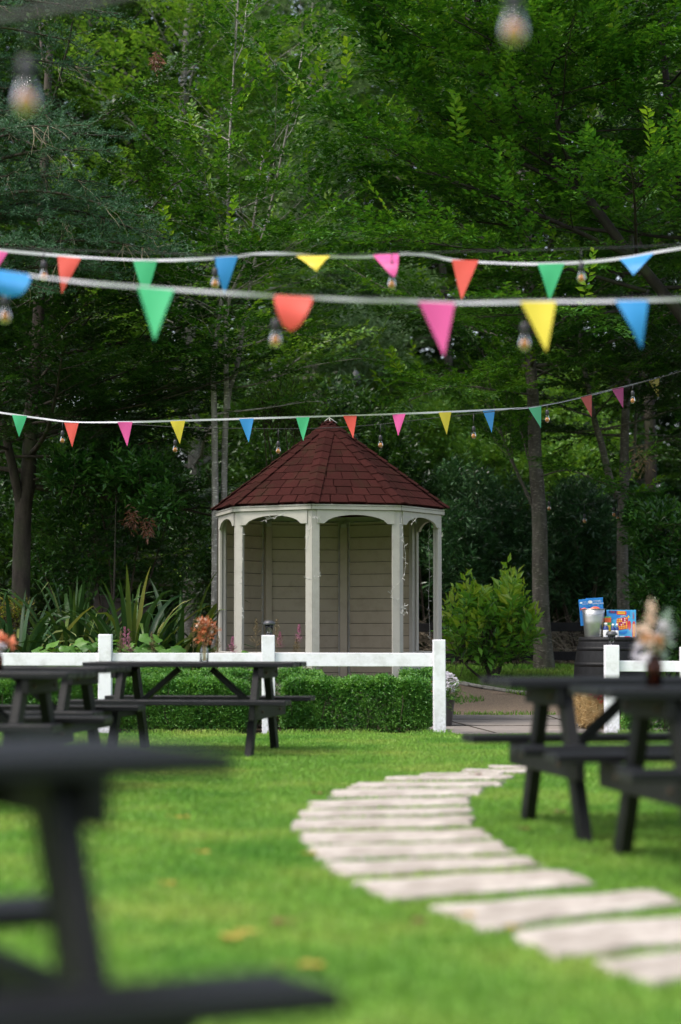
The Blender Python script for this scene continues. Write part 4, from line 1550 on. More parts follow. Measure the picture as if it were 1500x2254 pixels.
    for k in range(8):
        A, B_ = corner(k, RE + .02), corner(k + 1, RE + .02)
        A = A + Vector((0, 0, zl + .006))
        B_ = B_ + Vector((0, 0, zl + .006))
        nrm = (B_ - A).cross(apex - A).normalized()
        if nrm.z < 0:
            nrm = -nrm
        for c in range(NC):
            t0, t1 = c / NC, (c + 1.25) / NC
            t1 = min(t1, .995)
            l0, r0 = A.lerp(apex, t0), B_.lerp(apex, t0)
            l1, r1 = A.lerp(apex, t1), B_.lerp(apex, t1)
            wdt = (r0 - l0).length
            nt_ = max(1, int(round(wdt / .20)))
            offs = (.5 if c % 2 else 0) + rs.uniform(-.1, .1)
            cuts = [0] + [(j + offs) / nt_ for j in range(0, nt_ + 1) if .06 < (j + offs) / nt_ < .94] + [1]
            for j in range(len(cuts) - 1):
                u0, u1 = cuts[j] + (.006 if j else 0), cuts[j + 1] - (.006 if j < len(cuts) - 2 else 0)
                lift = .006 + rs.uniform(0, .003)
                p0, p1 = l0.lerp(r0, u0), l0.lerp(r0, u1)
                q0, q1 = l1.lerp(r1, u0), l1.lerp(r1, u1)
                dr = (apex - (A + B_) / 2).normalized()
                jo = rs.uniform(-.006, .006)
                p0 = p0 - dr * jo
                p1 = p1 - dr * jo
                hi0, hi1 = p0 + nrm * (lift + .004), p1 + nrm * (lift + .004)
                lo0, lo1 = p0 + nrm * .001, p1 + nrm * .001
                rt.add([lo0, lo1, hi1, hi0, q1 + nrm * .003, q0 + nrm * .003], [(0, 1, 2, 3), (3, 2, 4, 5), (0, 3, 5), (1, 4, 2)])
    rt.build("shingles", M['shingle'], root)
    hp = MB()
    for k in range(8):
        A = corner(k, RE + .035) + Vector((0, 0, zl + .003))
        a = ph0 + k * math.pi / 4
        dr = (apex - A).normalized()
        for c in range(NC + 1):
            t0, t1 = c / (NC + .6), (c + 1.3) / (NC + .6)
            t1 = min(t1, 1.0)
            p0, p1 = A.lerp(apex, t0), A.lerp(apex, t1)
            w0 = min(.085, .085)
            vs = []
            for (p, lift) in ((p0, .026 + rs.uniform(0, .003)), (p1, .014)):
                up = Vector((0, 0, 1)) - dr * dr.z
                up.normalize()
                sd = dr.cross(up).normalized()
                side_drop = .024
                for s in (-1, 0, 1):
                    vs.append(p + up * (lift - abs(s) * side_drop) + sd * s * w0)
            hp.add(vs + [vs[0] - Vector((0, 0, .012)), vs[1] - Vector((0, 0, .012)), vs[2] - Vector((0, 0, .012))],
                   [(0, 1, 4, 3), (1, 2, 5, 4), (6, 7, 1, 0), (7, 8, 2, 1)])
    hp.build("hip_caps", M['shingle'], root)
    fw = MB()
    fw.tube([apex + Vector((-.07, -.03, -.02)), apex + Vector((0, -.01, .04)), apex + Vector((.09, -.04, -.025))], .006, 5)
    fw.tube([apex + Vector((0, -.01, .03)), apex + Vector((.02, -.05, -.03))], .006, 5)
    fw.build("apex_wire", M['wire'], root)
    tag(root, "octagonal stone coloured summer house with dark red shingle roof and open arches", "summer house")
    return root, corner, RP, zF


GZ, g_corner, g_RP, g_zF = gazebo()
gx, gy = GZ.location.x, GZ.location.y


# fairy lights wound on the posts
def fairy(paths, base, label):
    m, mb_ = MB(), MB()
    rs = random.Random(len(label))
    for pts in paths:
        m.tube(smooth_path([Vector(p) - Vector(base) for p in pts], max(8, len(pts) * 4)), .0018, 4)
        sp = smooth_path([Vector(p) - Vector(base) for p in pts], max(10, len(pts) * 6))
        for p in sp[1:-1]:
            if rs.random() < .55:
                dv = Vector((rs.uniform(-1, 1), rs.uniform(-1, -.1), rs.uniform(-1, 1))).normalized()
                mb_.tube([Vector(p), Vector(p) + dv * .045], [.0028, .002], 5)
    root = empty("fairy_lights", base)
    m.build("wire", M['wire'], root)
    mb_.build("bulbs", M['bulb_clear'], root)
    return tag(root, label, "fairy lights")


fd = gy - 1.31
fairy([[P(675, 1215, fd), P(680, 1180, fd), P(688, 1140, fd), P(697, 1138, fd), P(706, 1152, fd)], [P(673, 1274, fd), P(690, 1275, fd), P(708, 1265, fd)], [P(575, 1148, fd + .15), P(595, 1142, fd + .15), P(612, 1136, fd + .12), P(625, 1135, fd + .12)]],
      P(690, 1150, fd), "white fairy light wire draped on the front centre post of the summer house")
fd = gy - 1.07
fairy([[P(884, 1140, fd), P(888, 1180, fd), P(893, 1230, fd), P(888, 1270, fd), P(862, 1302, fd), P(868, 1318, fd), P(886, 1332, fd)], [P(884, 1330, fd), P(896, 1345, fd), P(886, 1352, fd), P(892, 1335, fd), P(884, 1345, fd)], [P(905, 1155, fd), P(912, 1146, fd), P(918, 1140, fd)]],
      P(880, 1150, fd), "white fairy light wire knotted on the front post right of the open doorway")
fd = gy - .2
fairy([[P(946, 1150, fd), P(944, 1200, fd), P(946, 1260, fd), P(944, 1320, fd), P(948, 1420, fd)]], P(946, 1150, fd), "white fairy light wire hanging inside the right hand arch of the summer house")
fd = gy - .93
fairy([[P(534, 1160, fd), P(534, 1220, fd), P(533, 1300, fd), P(533, 1360, fd), P(532, 1430, fd)]], P(534, 1160, fd), "white fairy light wire running down beside the left front post")


# ------------------------------------------------------------------ white fences
def white_fence(name, label, posts, rails, base):
    root = empty(name, base)
    b = Vector(base)
    for (u, d_, vt, w) in posts:
        p = P(u, vt, d_)
        h = p[2]
        m = MB()
        m.box(Vector((p[0], d_, h / 2 - .05)) - b, (w, w, h + .1), Matrix.Rotation(random.uniform(-.04, .04), 3, 'Z') @ Matrix.Rotation(random.uniform(-.008, .008), 3, 'Y'), .006)
        m.build("post", M['white'], root)
    for (u0, d0, v0, u1, d1, v1, hh) in rails:
        a, c = Vector(P(u0, v0, d0)), Vector(P(u1, v1, d1))
        MB().bar(a - b, c - b, .035, hh, ch=.004).build("rail", M['white'], root)
    return tag(root, label, "fence")


FD = 20.95
K = FPX / FD
white_fence("white_fence", "white painted post and rail fence in front of the summer house", [(233, FD, 1396, .132), (591.5, FD, 1398, .132), (967, FD, 1408, .122), (-130, FD, 1394, .132)],
            [(-130 + 15, FD, 1451, 218, FD, 1451.5, .128), (247.5, FD, 1451.5, 577, FD, 1451.5, .128), (606, FD, 1451.5, 954, FD, 1452.5, .135)], (ux(591, FD), FD, 0))
white_fence("white_fence", "shorter white post and rail fence in front of the black barrel", [(1346, FD, 1420, .142), (1512, FD, 1424, .132)], [(1362, FD, 1466, 1498, FD, 1467, .108)], (ux(1346, FD), FD, 0))


def solar_lamp(u, v, d_, s, label):
    p = P(u, v, d_)
    root = empty("solar_lamp", p)
    MB().lathe([(.026 * s, 0), (.03 * s, .003), (.03 * s, .012), (.024 * s, .014)], 14).build("base", M['lamp_plastic'], root)
    MB().lathe([(.024 * s, .013), (.036 * s, .05 * s), (.042 * s, .105 * s), (.040 * s, .107 * s), (.034 * s, .05 * s), (.022 * s, .016)], 14).build("glass", M['glass'], root)
    MB().lathe([(.058 * s, .105 * s), (.062 * s, .11 * s), (.06 * s, .125 * s), (.045 * s, .145 * s), (.02 * s, .148 * s), (.0005, .149 * s)], 14).build("cap", M['lamp_plastic'], root)
    cg = MB()
    for k in range(4):
        a = k * math.pi / 2 + .4
        cg.tube([(.028 * s * math.cos(a), .028 * s * math.sin(a), .012), (.046 * s * math.cos(a), .046 * s * math.sin(a), .108 * s)], .003, 5)
    cg.build("cage", M['lamp_plastic'], root)
    return tag(root, label, "solar lamp")


solar_lamp(593, 1398.5, FD, 1.0, "small dark solar lamp on the white post in front of the summer house")
solar_lamp(1347, 1420.5, FD, .95, "small dark solar lamp on the white post in front of the barrel")


# ------------------------------------------------------------------ picnic tables
def picnic_table(label, loc, rz, length=1.78, ht=.765, hs=.465):
    root = empty("picnic_table", loc, rz)
    rs = random.Random(int(abs(loc[0] * 1000 + loc[1] * 37)))
    W = .70
    # table top: planks
    m = MB()
    n = 5
    pw = W / n
    for k in range(n):
        y = -W / 2 + pw * (k + .5)
        l = length + rs.uniform(-.012, .012)
        m.box((rs.uniform(-.006, .006), y, ht - .02 + rs.uniform(-.002, .002)), (l, pw - .007, .04), ch=.005)
    m.build("table_top", M['black_wood'], root)
    for sg in (-1, 1):
        m = MB()
        for k in range(2):
            y = sg * (.60 + (k - .5) * .128)
            m.box((rs.uniform(-.006, .006), y, hs - .02), (length + .04 + rs.uniform(-.01, .01), .122, .04), ch=.005)
        m.build("bench_seat", M['black_wood'], root)
    for sx in (-1, 1):
        xx = sx * (length / 2 - .26)
        MB().box((xx, 0, ht - .085), (.045, W - .03, .09), ch=.004).build("top_beam", M['black_leg'], root)
        MB().box((xx, 0, hs - .10), (.045, 1.42, .12), ch=.005).build("seat_beam", M['black_leg'], root)
        for sy in (-1, 1):
            a = Vector((xx - sx * .049, sy * .21, ht - .045))
            b = Vector((xx - sx * .049, sy * .60, -.015))
            leg = MB().bar(a, b, .056, .115, up=(0, 1, 0)).build("leg", M['black_leg'], root)
            for zz in (ht - .085, hs - .10):
                t = (a.z - zz) / (a.z - b.z)
                c = a.lerp(b, t)
                MB().tube([(c.x + sx * .07, c.y, zz), (c.x + sx * .085, c.y, zz)], .011, 8, smooth=False).build("bolt", M['bolt'], leg)
        MB().bar((xx - sx * .10, 0, hs - .09), (sx * .14, 0, ht - .06), .09, .045, up=(0, 0, 1)).build("brace", M['black_leg'], root)
    return tag(root, label, "picnic table", "picnic tables on the lawn")


def R(a):
    return math.radians(a)


def local_at(frame_u, frame_v, d_):
    return at(frame_u, frame_v, d_)


# far left table: right hand end nearer; yaw so that the front legs stand further left
def place(center, yaw, label, **kw):
    return picnic_table(label, (center[0], center[1], 0), R(yaw), **kw)


TA = place((-1.215, 17.55), -8.5, "black picnic table in front of the hedge, a clear vase of rust flowers on it", length=1.76)
TB = place((-2.52, 13.1), -8, "black picnic table at the left edge with coral and white flowers on it", length=1.85)
TC = place((-2.51, 15.2), -9, "black picnic table between the hedge table and the one with coral flowers", length=1.85)
TD = place((-1.06, 3.77), 28, "very close black picnic table blurred in the lower left corner", ht=.785, hs=.41, length=1.6)
TE = place((1.635, 10.7), 8.2, "black picnic table on the right standing just behind the closest right one", length=1.74, ht=.775)
TF = place((1.905, 8.975), 8.2, "black picnic table at the right edge with cream and orange flowers in a brown vase", length=1.74, ht=.775)


# flowers on tables
def petals(o, dirs, n, ll, lw, rng, m=6, tl=.05, jit=.5):
    return leaves_on_twigs(o, dirs, tl, m, ll, lw, rng=rng, droop=0, jit=jit, up_bias=.1)


def vase(loc, h, r, glass, label):
    root = empty("flower_vase", loc)
    MB().lathe([(r * .9, 0), (r, .004), (r, h * .72), (r * .75, h * .86), (r * .8, h), (r * .74, h), (r * .69, h * .86), (r * .94, h * .7), (r * .94, .008), (.001, .008)], 20).build("glass_jar", glass, root)
    return tag(root, label, "vase")


def bouquet(loc, label, specs, seed, stems_h, zbase=.01):
    """specs: list of (offset, radius, n, petal length, petal width, material)"""
    rng = np.random.default_rng(seed)
    root = empty("flower_bunch", loc)
    st = []
    groups = []
    for (off, rad, n, ll, lw, mt, dr) in specs:
        o = np.array(off) + unit(rng.normal(0, 1, (n, 3))) * np.array(rad) * rng.uniform(.3, 1, (n, 1)) ** .5
        dd = unit(o - np.array(off)) + np.array(dr)
        groups.append((leaves_on_twigs(o, dd, ll * .8, 4, ll, lw, rng=rng, droop=0, jit=.4, up_bias=.1), mt))
        for j in range(2):
            st.append((np.array([(rng.normal(0, .006), rng.normal(0, .006), zbase), (off[0] * .3, off[1] * .3, stems_h), tuple(np.array(off))]), np.array([.0025, .0022, .0015]), 4))
    tv, tfc = tubes_arrays(st)
    link("stems", np_mesh("stems", tv, [tfc], True), M['straw'], root)
    leaf_mesh_obj("blooms", groups, root)
    return tag(root, label, "flowers")


d_ = 17.4
v1 = P(450, 1460, d_)
v1 = (v1[0], d_, .7662)
vase(v1, .135, .036, M['glass'], "clear glass jar vase on the picnic table by the hedge")
bouquet(v1, "rust orange dried flowers standing in the clear jar", [((.0, 0, .19), (.035, .03, .03), 22, .042, .018, M['rust_petal'], (0, 0, .3)), ((-.03, 0, .28), (.04, .03, .05), 20, .05, .016, M['rust_petal'], (-.2, 0, .9)),
        ((.05, 0, .27), (.05, .03, .05), 20, .045, .018, M['rust_petal'], (.3, 0, .5)), ((.0, 0, .26), (.05, .04, .06), 26, .04, .008, M['seed'], (0, 0, .8)), ((.075, 0, .285), (.012, .012, .018), 8, .025, .018, M['cream_petal'], (0, 0, .3)),
        ((-.045, 0, .33), (.012, .012, .02), 8, .03, .014, M['cream_petal'], (0, 0, .6)), ((.01, 0, .315), (.012, .012, .02), 8, .03, .014, M['cream_petal'], (0, 0, .6))], 5, .13)
d_ = 13.2
v2 = (ux(-4, d_), d_, .7662)
vase(v2, .12, .036, M['vase_brown'], "brown glass vase on the table at the left edge")
bouquet(v2, "coral and white flowers in the vase at the left edge", [((.0, 0, .185), (.035, .03, .025), 22, .04, .022, M['coral_petal'], (0, 0, .5)), ((.055, 0, .165), (.022, .02, .02), 14, .042, .022, M['coral_petal'], (.5, 0, .1)), ((.012, -.03, .145), (.026, .022, .022), 30, .024, .02, M['white_petal'], (0, -.4, 0))], 6, .12)
d_ = 8.95
v3 = (ux(1438, d_), d_, .7762)
vase(v3, .135, .037, M['vase_brown'], "brown tinted glass vase on the table at the right edge")
bouquet(v3, "blurred bunch of cream, orange and sage flowers in the brown vase", [((-.006, 0, .30), (.006, .006, .07), 36, .025, .009, M['cream_petal'], (0, 0, 1.2)), ((-.045, 0, .215), (.018, .018, .02), 16, .035, .016, M['cream_petal'], (-.3, 0, .4)),
        ((-.01, 0, .185), (.026, .016, .016), 20, .032, .016, M['peach_petal'], (.4, 0, .5)), ((.04, 0, .235), (.012, .012, .016), 14, .03, .016, M['white_petal'], (.3, 0, .6)), ((.045, 0, .17), (.022, .02, .03), 14, .03, .016, M['sage'], (.5, 0, .1)),
        ((.06, 0, .27), (.012, .01, .045), 18, .03, .009, M['sage'], (.7, 0, .8)), ((-.045, 0, .14), (.02, .02, .022), 20, .028, .024, M['white_petal'], (-.5, 0, -.2))], 7, .13)


# ------------------------------------------------------------------ hedges
def hedge(label, x0, x1, y0, y1, h, n, seed, z0=0.0):
    rng = np.random.default_rng(seed)
    root = empty("box_hedge", ((x0 + x1) / 2, (y0 + y1) / 2, z0))
    B = np.array(root.location)
    cx, cy = (x0 + x1) / 2, (y0 + y1) / 2
    hx, hy = (x1 - x0) / 2, (y1 - y0) / 2
    # points near the surfaces of a lumpy rounded box
    face = rng.choice(5, n, p=np.array([2 * hx * h * 1.6, 2 * hx * h * .4, 2 * hx * 2 * hy * 1.3, 2 * hy * h, 2 * hy * h]) / (2 * hx * h * 2.0 + 4 * hx * hy * 1.3 + 4 * hy * h))
    a, b = rng.uniform(-1, 1, n), rng.uniform(0, 1, n)
    c = rng.uniform(-1, 1, n)
    dep = rng.uniform(0, 1, n) ** 1.6 * .13
    Pt = np.zeros((n, 3))
    Nn = np.zeros((n, 3))
    f = face == 0
    Pt[f] = np.stack([a[f] * hx, -hy + dep[f], b[f] * h], 1)
    Nn[f] = (0, -1, .25)
    f = face == 1
    Pt[f] = np.stack([a[f] * hx, hy - dep[f], b[f] * h], 1)
    Nn[f] = (0, 1, .25)
    f = face == 2
    Pt[f] = np.stack([a[f] * hx, c[f] * hy, h - dep[f]], 1)
    Nn[f] = (0, -.1, 1)
    f = face == 3
    Pt[f] = np.stack([-hx + dep[f], c[f] * hy, b[f] * h], 1)
    Nn[f] = (-1, 0, .25)
    f = face == 4
    Pt[f] = np.stack([hx - dep[f], c[f] * hy, b[f] * h], 1)
    Nn[f] = (1, 0, .25)
    # round the corners and make the clipped surface lumpy
    q = np.stack([Pt[:, 0] / hx, Pt[:, 1] / hy, np.clip((Pt[:, 2] - h * .5) / (h * .5), 0, 1)], 1)
    e = np.clip(np.abs(q) ** 8, 0, 1).sum(1)
    Pt -= np.sign(np.stack([Pt[:, 0], Pt[:, 1], Pt[:, 2]], 1)) * (np.clip(e - 1, 0, 2) * .03)[:, None]
    ph = rng.uniform(0, 6, 5)
    lump = .018 * np.sin(Pt[:, 0] * 9 + ph[0]) * np.sin(Pt[:, 2] * 8 + ph[1]) + .014 * np.sin(Pt[:, 0] * 21 + ph[2] + Pt[:, 2] * 13) + .012 * np.sin(Pt[:, 1] * 17 + ph[3] + Pt[:, 0] * 5)
    Pt += unit(Nn) * lump[:, None]
    Pt += rng.normal(0, .006, Pt.shape)
    # thin out near the ground
    keep = (Pt[:, 2] > .05) | (rng.uniform(0, 1, n) < .35)
    Pt, Nn = Pt[keep], Nn[keep]
    Dd = unit(Nn) + rng.normal(0, .45, Nn.shape)
    V = leaves_on_twigs(Pt - unit(Dd) * .03, Dd, rng.uniform(.035, .075, len(Pt)), 6, .024, .015, rng=rng, jit=.45, droop=0, flat=.5)
    V[:, 2] = np.maximum(V[:, 2], .004)
    tubes = []
    for k in range(int(60 * (x1 - x0))):
        x = rng.uniform(-hx * .97, hx * .97)
        y = rng.uniform(-hy * .9, hy * .7)
        p0 = np.array([x, y, -.02])
        tubes.append((curve_pts(p0, (rng.normal(0, .25), rng.normal(0, .25), 1), rng.uniform(.5, .95) * h, 6, rng, (0, 0, 0), .12), np.linspace(.007, .003, 6), 4))
    tv, tfc = tubes_arrays(tubes)
    link("stems", np_mesh("stems", tv, [tfc], True), M['twig'], root)
    leaf_mesh_obj("foliage", [(V, M['leaf_box'])], root)
    return tag(root, label, "hedge")


hedge("clipped box hedge under the white rail right of the solar lamp post", ux(622, 21.2), ux(948, 21.2), 21.2, 21.75, .535, 15500, 201)
hedge("long clipped box hedge behind the black picnic tables, nearest the fence", ux(-60, 21.2), ux(545, 21.2), 21.2, 21.7, .535, 24000, 202)
hedge("taller clipped box hedge in the row behind, at the foot of the summer house", ux(60, 22.2), ux(705, 22.2), 22.05, 22.45, .615, 13000, 203)
hedge("low box hedge corner beside the summer house half wall", ux(880, 22.5), ux(965, 22.5), 22.5, 22.9, .60, 3000, 204)
hedge("low dark box hedge behind the short white fence by the barrel", ux(1372, 21.4), ux(1560, 21.4), 21.25, 21.6, .30, 5000, 205)


# ------------------------------------------------------------------ flax, bed plants, astilbe
def flax(label, u, d_, nleaf, seed, lmax=1.5, var=.2):
    rng = np.random.default_rng(seed)
    x = ux(u, d_)
    base = np.array(G(x, d_))
    root = empty("flax_plant", base)
    Vs, Fs, mi = [], [], []
    b = 0
    for k in range(nleaf):
        az = rng.uniform(0, 2 * math.pi)
        e = math.radians(rng.uniform(40, 86))
        l = lmax * rng.uniform(.6, 1.1)
        w = rng.uniform(.026, .046)
        n = 12
        dr = np.array([math.cos(az) * math.cos(e), math.sin(az) * math.cos(e), math.sin(e)])
        p = np.array([math.cos(az), math.sin(az), 0]) * rng.uniform(0, .14)
        bend = rng.uniform(.05, .15) if rng.uniform() < .7 else rng.uniform(.15, .28)
        kink = rng.integers(5, 10) if rng.uniform() < .3 else 99
        side0 = np.array([-math.sin(az), math.cos(az), 0])
        roll = rng.uniform(-.7, .7)
        ring = []
        for i in range(n):
            t = i / (n - 1)
            ww = w * (1 - t ** 3.5) * (.55 + .45 * min(1, t * 4)) + .001
            up = np.cross(side0, dr)
            s = side0 * math.cos(roll) + up * math.sin(roll)
            nn = np.cross(dr, s)
            ring.append((p - s * ww + nn * ww * .35, p.copy(), p + s * ww + nn * ww * .35))
            p = p + dr * l / (n - 1)
            dr = dr + np.array([math.cos(az) * .3, math.sin(az) * .3, -1.0]) * bend * (.15 + 4.4 * t * t)
            if i == kink:
                dr = dr + np.array([0, 0, -1.3])
            dr = dr / np.linalg.norm(dr)
        Rg = np.array(ring).reshape(-1, 3)
        Rg[:, 2] = np.maximum(Rg[:, 2], .01)
        Vs.append(Rg)
        for i in range(n - 1):
            for j in range(2):
                Fs.append((b + i * 3 + j, b + i * 3 + j + 1, b + (i + 1) * 3 + j + 1, b + (i + 1) * 3 + j))
        mi += [1 if rng.uniform() < var else 0] * ((n - 1) * 2)
        b += n * 3
    me = np_mesh("leaves", np.concatenate(Vs), [np.array(Fs)], True, mi)
    link("leaves", me, [M['flax'], M['flax_var']], root)
    return tag(root, label, "flax plant", "spiky flax plants beside the summer house")


flax("arching dark flax clump at the left edge of the bed", 40, 24.6, 120, 301, 1.7, .1)
flax("tall flax clump with striped leaves behind the leftmost white post", 165, 25.0, 130, 302, 1.9, .14)
flax("dense flax clump with broad yellow striped blades, centre of the flax row", 290, 24.5, 140, 303, 1.85, .3)
flax("flax clump with upright blades nearest the summer house", 395, 24.8, 110, 304, 1.75, .22)
flax("low young flax with short striped blades in front of the flax row", 345, 23.3, 18, 305, .95, .6)


def bed_plant(label, u, v, d_, n, seed, r=.28):
    """broad rounded leaves on stalks, tops at about photo row v"""
    rng = np.random.default_rng(seed)
    x = ux(u, d_)
    base = np.array(G(x, d_))
    top = P(u, v, d_)[2] - base[2]
    root = empty("broad_leaved_plant", base)
    m, st = MB(), MB()
    for k in range(n):
        a = rng.uniform(0, 2 * math.pi)
        rr_ = r * math.sqrt(rng.uniform(0, 1))
        c = Vector((rr_ * math.cos(a), rr_ * math.sin(a), top * rng.uniform(.62, 1.0) - rr_ * .3))
        s = rng.uniform(.055, .095)
        nrm = Vector((math.cos(a) * .5, math.sin(a) * .5 - .35, 1)).normalized()
        tx = nrm.orthogonal().normalized()
        ty = nrm.cross(tx)
        pts = []
        for j in range(12):
            b = 2 * math.pi * j / 12
            q = s * (1 + .12 * math.sin(b * 5 + k) - (.45 if j == 0 else 0))
            pts.append(c + tx * q * math.cos(b) + ty * q * math.sin(b) - nrm * (.018 + .012 * math.cos(b * 3 + k)))
        m.add([c] + pts, [(0, j + 1, (j + 1) % 12 + 1) for j in range(12)], True)
        st.tube([(c.x * .2, c.y * .2, 0), (c.x * .7, c.y * .7, c.z * .6), c], .004, 4)
    st.build("stalks", M['leaf_broad'], root)
    m.build("leaves", M['leaf_broad'], root)
    return tag(root, label, "bed plant", "broad leaved plants in the bed")


bed_plant("broad leaved plant at the front of the bed, left of the leftmost visible white post", 130, 1408, 23.0, 34, 311, .3)
bed_plant("rounded pale green plant just left of the leftmost visible white post", 190, 1395, 22.9, 34, 312, .22)
bed_plant("broad leaved plant between the white post and the pink plumes", 255, 1395, 23.0, 30, 313, .2)
bed_plant("broad leaved plant behind the pink plumes in the bed", 320, 1394, 23.1, 40, 314, .25)
bed_plant("low broad leaved plant in front of the striped flax blades", 385, 1422, 22.9, 26, 315, .2)
bed_plant("low leafy plant at the corner of the summer house behind the rail", 535, 1432, 22.5, 22, 316, .22)
bed_plant("low leafy plant below the pink plumes by the centre post", 680, 1440, 22.45, 22, 317, .2)


def astilbe(label, u, v, d_, seed, hp=.22, w=.05, mt='pink'):
    rng = np.random.default_rng(seed)
    tip = P(u, v, d_)
    base = np.array(G(tip[0], d_))
    H = tip[2] - base[2]
    root = empty("astilbe", base)
    n = 70
    t = rng.uniform(0, 1, n)
    a = rng.uniform(0, 2 * math.pi, n)
    rad = w * (1 - t) * .35 + .003
    O = np.stack([np.cos(a) * rad * .3, np.sin(a) * rad * .3, H - hp + t * hp], 1)
    D = np.stack([np.cos(a), np.sin(a), .5 + t], 1)
    L = (w * (1 - t) + .01) * rng.uniform(.7, 1.2, n)
    V = leaves_on_twigs(O, D, L, 6, .011, .008, rng=rng, droop=0, jit=.6, up_bias=0)
    st = [(np.array([(0, 0, 0), (rng.normal(0, .01), rng.normal(0, .01), H * .5), (0, 0, H)]), np.array([.004, .003, .001]), 4)]
    for i in range(0, n, 2):
        st.append((np.array([O[i], O[i] + unit(D[i]) * L[i]]), np.array([.0015, .0008]), 3))
    tv, tfc = tubes_arrays(st)
    link("stem", np_mesh("stem", tv, [tfc], True), M['seed'], root)
    leaf_mesh_obj("plume", [(V, M[mt])], root)
    return tag(root, label, "astilbe", "astilbe plumes in the bed")


for i, (u, v, hp, w, mt, lb) in enumerate((
        (610, 1364, .30, .10, 'seed', "tallest feathery astilbe plume, brownish, just right of the solar lamp post"),
        (564, 1364, .30, .11, 'seed', "tall feathery brown astilbe plume just left of the solar lamp post"),
        (617, 1392, .17, .05, 'pink', "rose pink astilbe plume beside the solar lamp post"),
        (659, 1375, .2, .055, 'pink', "pink astilbe plume nearest the centre post of the summer house"),
        (653, 1407, .16, .06, 'seed', "short faded astilbe plume below the pink one near the centre post"),
        (513, 1402, .18, .06, 'pink', "pink astilbe plume in front of the left front post"),
        (480, 1402, .2, .07, 'seed', "faded astilbe plume by the left corner of the summer house"),
        (275, 1381, .26, .06, 'pink', "bright pink astilbe plume, tallest of the bunch by the flax"),
        (284, 1386, .25, .06, 'pink', "pink astilbe plume at the right of the bunch by the flax"),
        (266, 1390, .24, .06, 'seed', "brownish astilbe plume at the left of the bunch by the flax"),
        (335, 1392, .25, .07, 'seed', "brown astilbe plume in front of the striped flax"),
        (428, 1365, .3, .09, 'seed', "brown astilbe plume behind the jar of rust flowers"))):
    astilbe(lb, u, v, 22.6 + .05 * (i % 4), 400 + i, hp, w, mt)

# flower pot beside the fence end
pt = empty("flower_pot", (ux(978, 22.6), 22.6, .0))
MB().lathe([(.07, 0), (.08, .02), (.10, .20), (.115, .30), (.12, .32), (.10, .32), (.09, .28), (.001, .27)], 18).build("pot", M['pot_dark'], pt)
rng = np.random.default_rng(55)
n = 260
v_ = unit(rng.normal(0, 1, (n, 3)))
o_ = np.array([-.02, 0, .47]) + v_ * np.array([.15, .15, .10])
o2 = np.array([-.10, -.06, .42]) + unit(rng.normal(0, 1, (60, 3))) * np.array([.07, .07, .07])
leaf_mesh_obj("blooms", [(leaves_on_twigs(o_, v_ + rng.normal(0, .3, (n, 3)), .02, 4, .028, .022, rng=rng, droop=0, jit=.5), M['white_petal']), (leaves_on_twigs(o2, rng.normal(0, 1, (60, 3)), .02, 4, .03, .022, rng=rng, droop=0), M['coral_petal'])], pt)
o3 = np.array([.03, -.05, .36]) + rng.normal(0, 1, (150, 3)) * np.array([.08, .08, .06])
leaf_mesh_obj("foliage", [(leaves_on_twigs(o3, rng.normal(0, 1, (150, 3)) + np.array([0, 0, -.3]), .06, 6, .035, .02, rng=rng), M['leaf_broad'])], pt)
tag(pt, "dark pot of pale lilac and coral flowers behind the fence end", "flower pot")

# ------------------------------------------------------------------ barrel and toys
BD = 22.3
bx = ux(1341, BD)
bz = gz(bx, BD)
bk_ = BD / FPX
btop = P(1341, 1402, BD)[2]
rb = 66 * bk_
H = btop - bz
barrel = empty("barrel", (bx, BD, bz))
prof = []
for i in range(15):
    t = i / 14
    prof.append((rb * (1 + .20 * math.sin(math.pi * t)), H * t))
MB().lathe(prof + [(rb * .93, H), (rb * .93, H - .025), (.001, H - .025)], 36).build("staves", M['barrel'], barrel)
for t in (.03, .13, .30, .70, .87, .97):
    r0 = rb * (1 + .20 * math.sin(math.pi * t)) + .004
    w_ = .022
    MB().lathe([(r0 - .006, H * t - w_), (r0, H * t - w_), (r0, H * t + w_), (r0 - .006, H * t + w_)], 36).build("hoop", M['barrel'], barrel)
tag(barrel, "black painted wooden barrel carrying toys behind the short white fence", "barrel")
TZ = btop - .0245


def toy(name, u, dy, label, cat):
    o = empty(name, (ux(u, BD + dy), BD + dy, TZ))
    return tag(o, label, cat)


k_ = bk_
# bucket
bu = toy("metal_bucket", 1306, -.02, "shiny galvanised bucket holding bubble toys on the barrel", "bucket")
hb = 66 * k_
r0, r1 = 19 * k_, 25 * k_
MB().lathe([(r0, 0), (r0 + .002, .006), (r0 + (r1 - r0) * .5, hb * .5), (r0 + (r1 - r0) * .62 + .002, hb * .62), (r0 + (r1 - r0) * .64, hb * .64), (r0 + (r1 - r0) * .74 + .002, hb * .74), (r0 + (r1 - r0) * .76, hb * .76), (r1, hb), (r1 - .003, hb), (r0 - .002, .01), (.001, .01)], 28).build("body", M['steel'], bu)
rm = MB()
rm.tube([(r1 * math.cos(a), r1 * math.sin(a), hb) for a in [i * 2 * math.pi / 24 for i in range(25)]], .004, 6)
rm.build("rim", M['steel'], bu)
MB().tube([(-r1, 0, hb * .93), (-r1 * .8, -r1 * .75, hb * .86), (0, -r1 * 1.08, hb * .80), (r1 * .8, -r1 * .75, hb * .84), (r1, 0, hb * .93)], .0025, 6).build("handle", M['steel'], bu)


